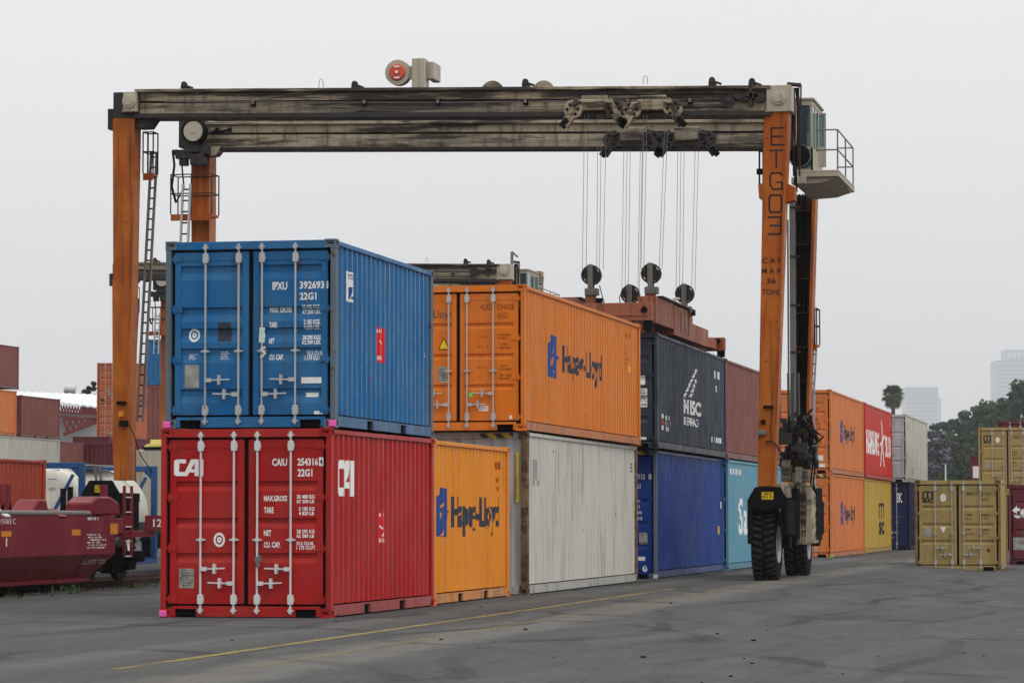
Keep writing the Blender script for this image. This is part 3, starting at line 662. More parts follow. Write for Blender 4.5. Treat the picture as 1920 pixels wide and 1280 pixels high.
for i, r in enumerate(((345, 598, 446, 618, 1), (345, 662, 386, 682, 1), (345, 800, 446, 822, 1), (345, 866, 386, 884, 1), (496, 586, 594, 630, 2), (504, 648, 594, 694, 2), (496, 790, 594, 834, 2), (504, 852, 602, 896, 2))): door_marks(c, *r[:4], B, r[4], 'print_brown', 30 + i)
door_text(c, 'Hapag-Lloyd', -155, 425, 172, 492, B, 'print_navy', .0)
door_rect(c, 356, 1060, 426, 1094, B, 'sticker_white'); door_marks(c, 364, 1066, 420, 1088, B, 2, 'print_hlblue', 5); door_rect(c, 576, 1124, 622, 1148, B, 'sticker_white')
a = dmap(c, 65, 688, B); d = dmap(c, 152, 604, B); on_front(c, POLY([[(0, 0), (1, 0), (.5, 1)]], a[0], a[1], d[0] - a[0], d[1] - a[1]), M['print_black'], 'warning_triangle')
on_front(c, POLY([[(.12, .07), (.88, .07), (.5, .86)]], a[0], a[1], d[0] - a[0], d[1] - a[1]), M['sticker_yellow'], 'warning_triangle', .006)
door_rect(c, 60, 800, 144, 905, B, 'sticker_grey', 'data_plate'); door_marks(c, 66, 810, 138, 898, B, 6, 'print_black', 9)
lx, lz = dmap(c, 308, 988, B); b = MB(); b.box(lx - .028, lx + .028, c.yf - .09, c.yf - .065, lz - .04, lz + .04); b.build('bolt_seal', M['green'], c.doors[1])
hapag(c, .183, 1.04, 1.0, 4.1)
on_side(c, MARKS(sidey(c, .84), 2.20, .85, .12, 1, 15, .9), M['print_brown'], 'small_print'); on_side(c, MARKS(sidey(c, .855), 1.5, .3, .5, 5, 16, .5), M['print_brown'], 'small_print'); on_side(c, RECT(sidey(c, .895), 1.52, .14, .12), M['sticker_yellow'], 'sticker')
# --- royal blue and dark slate boxes under the spreader
c = container('royal blue 40 foot container on the ground under the dark slate one', (-11.205, 71.835), .008, 0, L40, HC, M['royal'], bands='five', post=paint('chalky_blue_paint', (.13, .15, .22), .5, .6, .3, .5), pockets=())
dx = lambda u: W / 2 - (1232 - u) / 83.0; dz = lambda v: (1086 - v) / 83.3
on_front(c, T('910', dx(1195), dz(901), .17, .13, .02), M['print_white']); on_front(c, T('0', dx(1216), dz(901), .07, .13, .02), M['print_white']); on_front(c, T('G1', dx(1190), dz(918), .13, .11, .02), M['print_white'])
for i, v in enumerate((945, 956, 967, 978)): on_front(c, MARKS(dx(1188), dz(v), .20, .09, 1, i + 3, .8), M['print_white'], 'small_print')
on_front(c, RECT(dx(1198), dz(1022), .19, .27), M['sticker_grey'], 'data_plate', .004); on_front(c, RECT(dx(1196), dz(1052), .16, .09), M['sticker_white'], 'sticker', .004)
on_front(c, RING(dx(1209), dz(1067), .06, .07, .3), M['print_white'], 'seal_mark')
on_side(c, RECT(sidey(c, .90), .95, .28, .20), M['sticker_yellow'], 'sticker'); on_side(c, RECT(sidey(c, .945), 1.6, .1, .18), M['sticker_white'], 'sticker')
b = MB(); b.box(-W / 2 + .2, W / 2 - .2, -L40 / 2, -L40 / 2 + .011, HC - .115, HC - .03); b.build('hazard_strip', M['hazard'], c.t)
plug(c, W / 2 - .03, .05, M['galv_w'])
c = container('dark slate blue 40 foot container with a white sail logo, under the orange spreader', (-11.059, 70.728 + .35), .008, HC + .003, L40, S_, M['darkblue'], bands='five', pockets=())
on_front(c, RECT(dx(1198), 1.42, .12, .20), M['sticker_white'], 'sticker', .004); on_front(c, RECT(dx(1198), .92, .17, .42), M['sticker_white'], 'sticker', .004); on_front(c, MARKS(dx(1198), .94, .17, .38, 6, 4), M['print_navy'], 'small_print', .008); on_front(c, RECT(dx(1198), .20, .15, .06), M['sticker_white'], 'sticker', .004)
y = sidey(c, .36)
SAIL = [[(.0 + .15 * i, .04 + .155 * i), (.10 + .15 * i, .0 + .155 * i), (.235 + .15 * i, .13 + .155 * i), (.13 + .15 * i, .165 + .155 * i)] for i in range(6)] + [[(.36 + .13 * i, .06 + .15 * i), (.58 + .10 * i, .06 + .15 * i), (.66 + .10 * i, .17 + .15 * i), (.52 + .11 * i, .17 + .15 * i)] for i in range(4)]
on_side(c, POLY(SAIL, y, 1.30, 2.5, .82), M['print_crisp'], 'logo')
on_side(c, T('MISC', y - .05, .92, 3.1, .36, .045), M['print_crisp']); on_side(c, T('BERHAD', y + .1, .66, 2.6, .19, .03), M['print_crisp'])
for i in range(3): on_side(c, RECT(sidey(c, .07), .44 + .13 * i, .22, .10), M['print_crisp' if i != 1 else 'sticker_red'], 'sticker')
on_side(c, MARKS(sidey(c, .11), .40, .9, .38, 3, 17, .8), M['print_crisp'], 'small_print'); on_side(c, MARKS(sidey(c, .83), 1.98, 1.3, .20, 1, 18, .95), M['print_crisp'], 'small_print'); on_side(c, MARKS(sidey(c, .84), 1.64, .4, .17, 1, 19, .95), M['print_crisp'], 'small_print'); on_side(c, MARKS(sidey(c, .78), .36, 2.0, .14, 1, 20, .95), M['print_crisp'], 'small_print')
# --- light blue and brown
c = container('light blue 40 foot container with white lettering, on the ground beside the crane wheel', (-11.178, 83.799), 0, 0, L40, HC, M['teal'], pockets=())
on_side(c, MARKS(sidey(c, .04), 2.50, 2.3, .16, 1, 23, .95), M['print_white'], 'small_print'); on_side(c, T('Safmarine', sidey(c, .185), .90, 8.2, 1.0, .02), M['print_crisp'])
c = container('brown red 40 foot container stacked on the light blue one behind the crane leg', (-11.164, 83.431), 0, HC + .003, L40, S_, M['brown'], pockets=())
# --- further down the row, past the crane
for k, z in ((0, 0), (1, HC + .003)):
    c = container(('faded orange 40 foot container on the ground beyond the crane wheels', 'faded orange 40 foot container stacked on another orange one beyond the crane leg')[k], (-11.30, 111.6), 0, z, L40, HC, M['orange_far'], bands='four', pockets=())
    hapag(c, .27, 1.12, 1.05, 3.6)
    B = (0, 0, 146, 158)
    for i, r in enumerate(((82, 22, 138, 30, 1), (98, 34, 126, 41, 1), (78, 56, 92, 72, 2), (104, 54, 132, 76, 3), (104, 90, 132, 110, 3))): door_marks(c, *r[:4], B, r[4], 'print_brown', 40 + i)
    if k: door_rect(c, 110, 124, 128, 134, B, 'sticker_white'); door_rect(c, 112, 140, 134, 146, B, 'sticker_white')
    else:
        for zz in (52, 86): door_rect(c, 100, zz, 124, zz + 24, B, 'sticker_white', 'placard', .004); door_marks(c, 102, zz + 2, 122, zz + 22, B, 3, 'sticker_red', zz, lift=.009)
        b = MB(); b.box(-W / 2 + .2, W / 2 - .2, -L40 / 2, -L40 / 2 + .011, HC - .115, HC - .03); b.build('hazard_strip', M['hazard'], c.t)
        plug(c, W / 2 - .02, .05, M['green'])
c = container('mustard yellow 40 foot container on the ground under the bright red one', (-11.35, 124.6), 0, 0, L40, HC, M['yellow'], pockets=())
on_side(c, JOIN(POLY(MSCM, sidey(c, .52), 1.35, 2.6, .62), T('sc', sidey(c, .52), .68, 2.6, .55, .04)), M['print_black'], 'logo')
c = container('bright red 40 foot container with large white lettering, stacked on the mustard one', (-11.30, 124.6), 0, HC + .003, L40, HC, M['hs_red'], pockets=())
on_side(c, T('HAMBURG', sidey(c, .05), .95, 5.6, .95, .03), M['print_crisp']); on_side(c, POLY(STAR, sidey(c, .53), .55, 2.5, 1.9), M['print_crisp'], 'logo'); on_side(c, T('SUD', sidey(c, .75), .95, 2.6, .9, .03), M['print_crisp'])
on_side(c, T('SK', sidey(c, .93), 2.3, .5, .2, .02), M['print_crisp'])
c = container('navy blue 40 foot container on the ground at the far end of the row', (-10.75, 139.2), 0, 0, L40, HC, M['navy'], bands='four', pockets=())
on_front(c, T('SK', .62, 2.02, .26, .42, .04), M['print_crisp'])
c = container('pale grey 40 foot container stacked on the navy one, farthest in the row', (-10.85, 139.0), 0, HC + .003, L40, HC, M['white'], bands='four', endmat=M['grey_end'], pockets=())
on_side(c, MARKS(sidey(c, .06), 2.2, .7, .35, 3, 33), M['print_black'], 'small_print'); on_side(c, RECT(sidey(c, .25), .35, .6, .35), M['sticker_grey'], 'stain'); 
# --- tan boxes on the right
def msc(c, B, both=True):
    a = dmap(c, 633, 780, B); d = dmap(c, 690, 746, B)
    on_front(c, JOIN(POLY(MSCM, a[0], a[1], d[0] - a[0], d[1] - a[1]), T('sc', a[0], a[1] - .14, d[0] - a[0], .12, .04), RECT(a[0] - .04, a[1] - .012, d[0] - a[0] + .06, .02)), M['print_black'], 'logo')
    door_ring(c, 742, 779, 15, 19, B, 'print_crisp', .5)
    door_text(c, 'MEDU', 865, 750, 915, 768, B, 'print_brown_dark', .02); door_text(c, '357437 2', 932, 752, 1015, 770, B, 'print_brown_dark', .02); door_text(c, '22G1', 932, 780, 974, 796, B, 'print_brown_dark', .02)
    for i, r in enumerate(((852, 860, 912, 874, 1), (852, 880, 895, 892, 1), (852, 932, 890, 946, 1), (852, 956, 912, 968, 1), (930, 860, 992, 892, 2), (930, 934, 992, 968, 2))): door_marks(c, *r[:4], B, r[4], 'print_brown_dark', 60 + i)
    door_rect(c, 642, 928, 676, 974, B, 'sticker_grey', 'data_plate')
M['print_brown_dark'] = print_mat('dark_brown_lettering', (.07, .045, .02), .3)
MB_ = (594, 690, 1040, 1145)
c = container('tan 20 foot container with a black logo, standing alone on the ground at the right', (-4.63, 93.2), .02, -.15, L20, S_, M['tan'], bands='three', post=paint('chipped_tan_paint', (.24, .14, .05), .4, .6, .7, .5))
msc(c, MB_); a = dmap(c, 726, 956, MB_); d = dmap(c, 756, 926, MB_); on_front(c, POLY([[(0, 1), (1, 1), (.5, 0)]], a[0], a[1], d[0] - a[0], d[1] - a[1]), M['sticker_white'], 'warning_triangle')
for u, v, w_, h_ in ((965, 1052, 18, 22), (735, 880, 10, 6), (690, 1020, 14, 5), (628, 1002, 10, 6), (730, 1020, 6, 12)):
    a = dmap(c, u, v, MB_); on_front(c, POLY([[(0, .2), (.5, 0), (1, .3), (.9, .8), (.4, 1), (.1, .7)]], a[0], a[1], w_ * W / 446, h_ * S_ / 455), flat('rust_patch', (.10, .04, .02), .9), 'rust_patch', .002)
p = PD(1893, 1060, 104.8)
c = container('maroon container with white lettering at the right edge, behind the lone tan one', (p.x + W, p.y), 0, -.15, L20, S_, M['maroon'], bands='five')
on_front(c, T('tex', -W / 2 + .10, 1.50, .95, .40, .03), M['print_crisp'], 'logo'); on_front(c, RECT(-W / 2 + .12, .48, .38, .40), M['sticker_grey'], 'data_plate')
p = PD(1835, 900, 137); q = (p.x + W, p.y)
c = container('tan container on the ground, hidden below the upper tan one at the right', q, 0, -.15, L20, S_, M['tan'])
c = container('upper tan container with a black logo, in the stack behind the lone tan one', q, 0, S_ - .147, L20, S_ + .15, M['tan']); msc(c, MB_)
p = PD(1870, 783, 150)
for k in range(2): container(('dark red container on the ground behind the tan stack', 'dark red container rising above the tan stack at the right edge')[k], (p.x + W, p.y), 0, -.15 + k * (HC + .003), L20, HC + (.0 if k == 0 else .2), M['hs_red' if k == 0 else 'maroon'])
p = PD(1818, 845, 165)
for k in range(2):
    c = container(('red container on the ground beside the jacaranda, left of the tan stack', 'red container with a yellow square, upper one left of the tan stack')[k], (p.x + W, p.y), 0, -.15 + k * (S_ + .003), L20, S_ - .5 * k, M['maroon'], front='flat', near_only=True)
    if k: on_front(c, RECT(-W / 2 + .15, .95, .75, .6), M['sticker_white'], 'sticker', .004); on_front(c, RECT(-W / 2 + .15, .30, .75, .5), M['sticker_yellow'], 'sticker', .004)

# ------------------------------------------------------------------ the gantry crane (built in yard metres, stored relative to its root)
CR = V((-16.0, 73.7, 0))
YF, YR = 70.4, 76.6                       # front faces of the two portal frames
crane = thing('gantry_crane', 'orange and cream rubber tyred gantry crane marked ETG03 straddling the container row', 'gantry crane', CR, 0, 'gantry cranes in the yard')
def cp(b, name, mats, parent=None, **k):
    return b.build(name, mats, parent or crane, org=CR, **k)
FL, FR = PY(262, 168, YF), PY(1437, 161, YF)          # top edge of the front beam
def bz(x, off): t = (x - FL.x) / (FR.x - FL.x); return FL.z + (FR.z - FL.z) * t + off
def xb(b, xa, xe, y0, y1, za, zb, mi=0):               # beam piece following the slight fall of the portal
    return b.hexa([(xa, y0, bz(xa, za)), (xe, y0, bz(xe, za)), (xe, y1, bz(xe, za)), (xa, y1, bz(xa, za)), (xa, y0, bz(xa, zb)), (xe, y0, bz(xe, zb)), (xe, y1, bz(xe, zb)), (xa, y1, bz(xa, zb))], mi)
def beam(y, xa, xe, name, rear=False):
    b = MB()
    xb(b, xa, xe, y - .09, y + .55, -.07, 0)
    if rear: xb(b, xa + .25, xe, y + .02, y + .45, .0005, .16); xb(b, xa + .25, xe, y - .05, y + .5, .1605, .20)
    xb(b, xa, xe, y + .02, y + .45, -.265, -.0705)
    xb(b, xa, xe, y + .16, y + .40, -.315, -.2655, 1)
    if not rear:
        xb(b, xa, xe, y + .03, y + .45, -.555, -.3155); xb(b, xa, xe, y - .05, y + .05, -.59, -.5555, 1); xb(b, xa, xe, y - .10, y + .55, -.67, -.5905, 1)
    else:
        xb(b, xa, xe, y + .03, y + .45, -.63, -.3155); xb(b, xa, xe, y - .06, y + .52, -.70, -.6305, 1)
    o = cp(b, name, [M['crane_cream2' if rear else 'crane_cream'], M['soot']], bevel=.008)
    b = MB()                                            # trolley rail and stiffeners
    xb(b, xa + .1, xe - .1, y - .06, y - .02, -.05, -.02, 0)
    cp(b, 'trolley_rail', M['steel'], o); return o
fb = beam(YF, FL.x - .1, FR.x + .1, 'front_beam')
rb = beam(YR, FL.x - .35, FR.x + .5, 'rear_beam', True)
for x in (-20.2, -17.6, -15.9, -13.9, -11.6, -10.2):    # lamps and clamps on the beam face
    b = MB(); xb(b, x - .05, x + .05, YF - .06, YF + .03, -.40, -.30); xb(b, x - .03, x + .03, YF - .09, YF - .06, -.36, -.28, 1); cp(b, 'cable_clamp', [M['black'], M['steel']])
for off, r in ((-.285, .012), (-.40, .008), (-.46, .008)):                 # hoist ropes along the beam
    b = MB(); b.tube([(FL.x + .6, YF + .0, bz(FL.x + .6, off)), ((FL.x + FR.x) / 2, YF, bz((FL.x + FR.x) / 2, off - .05)), (FR.x - .9, YF, bz(FR.x - .9, off))], r, 6); cp(b, 'running_rope', M['steel'])
for off in (-.47, -.52):
    b = MB(); b.tube([(FL.x + 2.4, YR - .1, bz(FL.x + 2.4, off + .05)), (FR.x - 4, YR - .1, bz(FR.x - 4, off - .06)), (FR.x + .3, YR - .1, bz(FR.x, off + .08))], .009, 6); cp(b, 'running_rope', M['steel'])
# head boxes
def headbox(u0, v0, u1, v1, y, hub=True, d=.62):
    a, e = PY(u0, v1, y), PY(u1, v0, y); b = MB(); b.box(a.x, e.x, y - .0, y + d, a.z, e.z)
    b.box(a.x - .03, e.x + .03, y - .02, y + d + .02, a.z - .025, a.z - .0005)
    o = cp(b, 'head_box', M['cream_clean'], bevel=.02)
    if hub:
        c0 = V(((a.x + e.x) / 2, y, (a.z + e.z) / 2)); b = MB(); b.lathe([(0, -.09), (.10, -.09), (.10, -.06), (.16, -.05), (.17, 0)], c0, (0, 1, 0), 20); cp(b, 'hub', M['cream_clean'], o, smooth=True)
    return o
headbox(1437, 159, 1483, 208, YF - .05); headbox(230, 172, 255, 208, YF - .16)
b = MB(); a = PY(212, 222, YF); e = PY(262, 172, YF); b.box(a.x, e.x, YF - .0, YF + .6, a.z, e.z); a = PY(199, 242, YF); e = PY(213, 203, YF); b.box(a.x, e.x - .005, YF + .1, YF + .5, a.z, e.z)
a = PY(255, 240, YF); e = PY(290, 222, YF); b.prism([(a.x, YF + .05, e.z), (e.x, YF + .05, e.z), (e.x - .15, YF + .05, a.z), (a.x, YF + .05, a.z)], (0, .4, 0)); cp(b, 'head_bracket', [M['soot']], bevel=.012)
# legs
def leg(tu, tv, bu, bv, tw, bw, y, name, depth=.52, mat='crane_orange'):
    t0, t1 = PY(tu, tv, y), PY(tu + tw, tv, y); b0, b1 = PY(bu, bv, y), PY(bu + bw, bv, y)
    zt, zb = t0.z, b0.z; b = MB()
    b.hexa([(b0.x, y, zb), (b1.x, y, zb), (b1.x, y + depth * .9, zb), (b0.x, y + depth * .9, zb), (t0.x, y, zt), (t1.x, y, zt), (t1.x, y + depth, zt), (t0.x, y + depth, zt)])
    o = cp(b, name, M[mat], bevel=.015)
    b = MB(); b.hexa([(b1.x - .045, y - .022, zb), (b1.x + .004, y - .022, zb), (b1.x + .004, y + .03, zb), (b1.x - .045, y + .03, zb), (t1.x - .045, y - .022, zt - .05), (t1.x + .004, y - .022, zt - .05), (t1.x + .004, y + .03, zt - .05), (t1.x - .045, y + .03, zt - .05)]); cp(b, 'flange', M[mat], o)
    return o, t0, t1, b0, b1
legR, t0, t1, b0, b1 = leg(1432, 209, 1420, 912, 47, 32, YF, 'leg'); 
def leg_pt(px, py, y=YF): return PY(px, py, y)
def leg_text(s, u, v0, v1, w, bold=.0, mat='print_navy'):
    a, e = PY(u, v1, YF - .004), PY(u + w, v0, YF - .004); vs, fs = T(s, a.x, a.z, e.x - a.x, e.z - a.z, bold)
    b = MB(); b.add([(x, YF - .004, z) for x, z in vs], fs); cp(b, 'lettering', M[mat], legR)
ink = 'print_navy'
def strokes(u, v, w, h, segs, th=.105):                 # stencil figures made of painted bars
    a, e = PY(u, v + h, YF - .004), PY(u + w, v, YF - .004); b = MB(); ww, hh = e.x - a.x, e.z - a.z; t = th * hh
    for x0, z0, x1, z1 in segs:
        p, q = V((a.x + x0 * ww, YF - .004, a.z + z0 * hh)), V((a.x + x1 * ww, YF - .004, a.z + z1 * hh)); d = (q - p).normalized(); n = V((-d.z, 0, d.x)) * t / 2
        p = p - d * t / 2; q = q + d * t / 2
        b.add([p - n, q - n, q + n, p + n], [(0, 1, 2, 3)])
    cp(b, 'lettering', M['print_black'], legR)
strokes(1446.5, 240, 23, 32, [(0, 0, 0, 1), (.09, 1, 1, 1), (.09, .5, .9, .5), (.09, 0, 1, 0)])
strokes(1444, 282, 23, 32, [(0, 1, 1, 1), (.5, 0, .5, .90)])
strokes(1444, 324, 22, 31, [(.15, 1, .85, 1), (0, .80, .12, .97), (0, .28, 0, .78), (.85, 1, 1, .85), (.05, .22, .18, .05), (.3, 0, 1, 0), (1, .08, 1, .36), (.6, .42, 1, .42)])
strokes(1442.5, 366, 22.5, 32, [(.12, 1, .88, 1), (.88, 1, 1, .86), (1, .14, 1, .84), (1, .12, .88, 0), (.2, 0, .8, 0), (.12, 0, 0, .14), (0, .16, 0, .40), (0, .5, 0, .86), (0, .86, .12, 1)])
strokes(1441, 407, 22.5, 32, [(0, 1, 1, 1), (.15, .5, .9, .5), (0, 0, 1, 0), (1, .08, 1, .92)])
for s, u, w, v in (('C A P', 1429, 36.5, 483), ('M A X', 1429, 36, 502), ('36', 1438, 17, 521), ('TONS', 1428.5, 36, 542)): leg_text(s, u, v, v + 11, w, .02, 'print_black')
for (u0, v0, u1, v1, mi, d) in ((1432, 760, 1450, 765, 'black', .12), (1421, 806, 1437, 815, 'steel', .10)):
    a, e = PY(u0, v1, YF), PY(u1, v0, YF); b = MB(); b.box(a.x, e.x, YF - d, YF, a.z, e.z); cp(b, 'lamp', M[mi], bevel=.01)
c0 = PY(1431, 791, YF); b = MB(); b.lathe([(0, -.10), (.05, -.10), (.06, 0)], c0, (0, 1, 0), 12); cp(b, 'horn', M['black'])
b = MB(); pts = [PY(1436, 828, YF - .03), PY(1447, 826, YF - .06), PY(1457, 835, YF - .05), PY(1461, 846, YF - .02)]; b.tube(pts, .022, 6); cp(b, 'hose', M['darkrust'])
b = MB(); b.tube([PY(1448, 765, YF - .02), PY(1445, 800, YF - .02), PY(1446, 828, YF - .02)], .008, 5); cp(b, 'cable', M['black'])
# collar brackets with a little railing behind the right leg
a = PY(1423, 372, YF + .1); e = PY(1487, 352, YF + .1); b = MB()
b.prism([(a.x - .02, YF + .1, e.z + .1), (t0.x + .03, YF + .1, e.z + .12), (t0.x + .03, YF + .1, a.z - .06), (a.x, YF + .1, a.z)], (0, .4, 0)); cp(b, 'collar', M['crane_orange'], bevel=.01); b = MB(); a2 = PY(1472, 380, YF + .1); e2 = PY(1490, 350, YF + .1)
b.prism([(a2.x, YF + .1, e2.z + .1), (e2.x, YF + .1, e2.z), (e2.x, YF + .1, a2.z + .05), (a2.x, YF + .1, a2.z)], (0, .4, 0)); cp(b, 'collar', M['crane_orange'], bevel=.01)
b = MB()
for u in (1424, 1431): b.tube([PY(u, 358, YF + .7), PY(u, 284, YF + .7)], .022, 6)
b.tube([PY(1424, 284, YF + .7), PY(1436, 284, YF + .7)], .022, 6); b.tube([PY(1424, 322, YF + .7), PY(1436, 322, YF + .7)], .018, 6); a = PY(1419, 327, YF + .65); b.box(a.x, a.x + .14, YF + .6, YF + .75, a.z, a.z + .12); cp(b, 'railing', M['black'])
legL, *_ = leg(211, 222, 213, 900, 41, 27.5, YF, 'leg')
a, e = PY(222, 236, YF), PY(251, 262, YF)
for u, v, w_, h_ in ((221, 752, 16, 6), (225, 772, 7, 10), (226, 788, 15, 11)):
    a, e = PY(u, v + h_, YF), PY(u + w_, v, YF); b = MB(); b.box(a.x, e.x, YF - .12, YF, a.z, e.z); cp(b, 'lamp', M['black' if v != 772 else 'reflect'], bevel=.01)
b = MB(); b.tube([PY(240, 793, YF - .02), PY(250, 812, YF - .02), PY(262, 850, YF + .2), PY(285, 885, YF + .4)], .012, 5); cp(b, 'cable', M['black'])
# rear legs
legRL, *_ = leg(358, 282, 360, 900, 35, 30, YR + .15, 'leg', .6)
# the rear right leg is an open channel full of pipework
def chan():
    y = YR + .1; xL, xR = PY(1492, 500, y).x, PY(1530, 500, y).x; zt = PY(1500, 362, y).z; zb = 1.75; xRb = PY(1512, 900, y).x
    b = MB(); b.hexa([(xL, y + .55, zb), (xRb, y + .55, zb), (xRb, y + .61, zb), (xL, y + .61, zb), (xL, y + .55, zt), (xR, y + .55, zt), (xR, y + .61, zt), (xL, y + .61, zt)]); b.box(xL - .03, xL, y + .1, y + .61, zb, zt)
    n = 9
    for i in range(n):
        z = zb + (zt - zb) * (i + .5) / n; b.box(xL + .001, xL + .30, y + .12, y + .549, z - .012, z + .012)
    o = cp(b, 'leg', M['darkrust'])
    b = MB(); b.hexa([(xRb - .07, y, zb), (xRb, y, zb), (xRb, y + .549, zb), (xRb - .07, y + .549, zb), (xR - .08, y, zt), (xR, y, zt), (xR, y + .549, zt), (xR - .08, y + .549, zt)]); cp(b, 'flange', M['crane_orange'], o, bevel=.01)
    for i, (dx_, r) in enumerate(((.06, .035), (.14, .025), (.20, .03))):
        b = MB(); b.tube([(xL + dx_, y + .3, zb), (xL + dx_ + .01, y + .3, zb + 3), (xL + dx_, y + .3, zt)], r, 6); cp(b, 'pipe', M['black'], o)
    b = MB(); a = PY(1480, 380, y - .6); e = PY(1492, 905, y - .6); b.box(a.x, a.x + .13, y - .65, y - .52, 2.0, a.z); b.box(a.x - .06, a.x - .02, y - .62, y - .58, 2.2, a.z - .4); cp(b, 'conduit', M['steel'], bevel=.008)
    for v in (389, 481, 572, 660): q = PY(1484, v, y - .6); b = MB(); b.box(q.x - .03, q.x + .2, y - .67, y - .5, q.z - .02, q.z + .02); cp(b, 'clip', M['darkrust'])
chan()
# wheels, forks
def wheel(x, y, dz, name='wheel'):
    w = bpy.data.objects.new(name, None); COL.objects.link(w); w.parent = crane; w.location = V((x, y, .79 + dz)) - CR
    R, hw = .79, .265; b = MB()
    b.lathe([(.40, -hw * .8), (.50, -hw), (.66, -hw * 1.02), (.725, -hw * .92), (.745, -hw * .7), (.75, 0), (.745, hw * .7), (.725, hw * .92), (.66, hw * 1.02), (.50, hw), (.40, hw * .8)], (0, 0, 0), (1, 0, 0), 40)
    for k in range(32):
        for sd in (-1, 1):
            t = 2 * math.pi * (k + (.5 if sd > 0 else 0)) / 32; ca, sa = math.cos(t), math.sin(t); dt = .036
            pts = []
            for rr in (.74, .80):
                for (xx, tt) in ((sd * .03, t - dt), (sd * .255, t - dt - .09), (sd * .255, t + dt - .09), (sd * .03, t + dt)): pts.append((xx, rr * math.cos(tt), rr * math.sin(tt)))
            b.hexa(pts, 1)
    b.build('tyre', [M['rubber'], M['tread']], w)
    b = MB()
    for sd in (-1, 1): b.lathe([(0, sd * .16), (.12, sd * .16), (.13, sd * .22), (.20, sd * .20), (.30, sd * .10), (.37, sd * .20), (.41, sd * .27), (.42, sd * .24)], (0, 0, 0), (1, 0, 0), 28)
    b.build('rim', M['galv_w'], w, smooth=True)
    b = MB()
    for k in range(10):
        t = 2 * math.pi * k / 10; b.lathe([(0, .235), (.018, .235), (.018, .19)], (0, .165 * math.cos(t), .165 * math.sin(t)), (1, 0, 0), 6)
    b.build('wheel_bolts', M['steel'], w); return w
XR, XL = -8.60, -23.55
def fork(x, y, dz):
    org0 = CR - V((0, 0, dz)); cp = lambda b, n, m, p=None, **k: b.build(n, m, p or crane, org=org0, **k)
    b = MB(); h0, h1 = .40, .44; yy = y - .93
    b.prism([(x - h1, yy, 1.75), (x - .27, yy, 2.03), (x + .27, yy, 2.03), (x + h1, yy, 1.75), (x + h1, yy, 1.55), (x - h1, yy, 1.55)], (0, .07, 0))
    for sd in (-1, 1):
        xa, xe = sorted((x + sd * .345, x + sd * h1)); b.box(xa, xe, yy, y + .55, .80 if sd < 0 else .98, 1.5495); b.box(xa, xe, yy + .071, y + .6, 1.5505, 1.75)
    b.box(x - .34, x + .34, y - .6, y + .6, 1.66, 1.74)
    o = cp(b, 'wheel_fork', M['black'], bevel=.012)
    b = MB(); b.box(x - .13, x + .13, yy - .012, yy - .001, 1.76, 1.92); cp(b, 'number_plate', M['sticker_yellow'], o)
    b = MB(); vs, fs = MARKS(x - .12, 1.77, .24, .14, 2, 5, .8); b.add([(u, yy - .016, v) for u, v in vs], fs); cp(b, 'small_print', M['print_black'], o)
    for sd in (-1, 1):
        b = MB(); b.tube([(x + sd * .345, y, .79), (x + sd * .2, y, .79)], .10, 10); b.prism([(x + sd * .335, y - .3, 1.2), (x + sd * .335, y + .3, 1.2), (x + sd * .335, y + .12, .70), (x + sd * .335, y - .12, .70)], (sd * .06, 0, 0)); cp(b, 'axle_arm', M['rubber'], o)
for x in (XR, XL):
    for y in (70.78, 76.87): wheel(x, y, 0 if x > -15 else .19); fork(x + (.13 if x > -15 else -.05), y, 0 if x > -15 else .19)
b = MB(); b.box(XR - .20, XR + .34, YF + .5, YR + .3, 1.80, 2.12); cp(b, 'sill_beam', M['dirty_cream'], bevel=.015)
b = MB(); b.box(XL - .2, XL + .3, YF + 1.2, YR + .3, 1.0, 1.28); cp(b, 'sill_beam', M['soot'], bevel=.015)
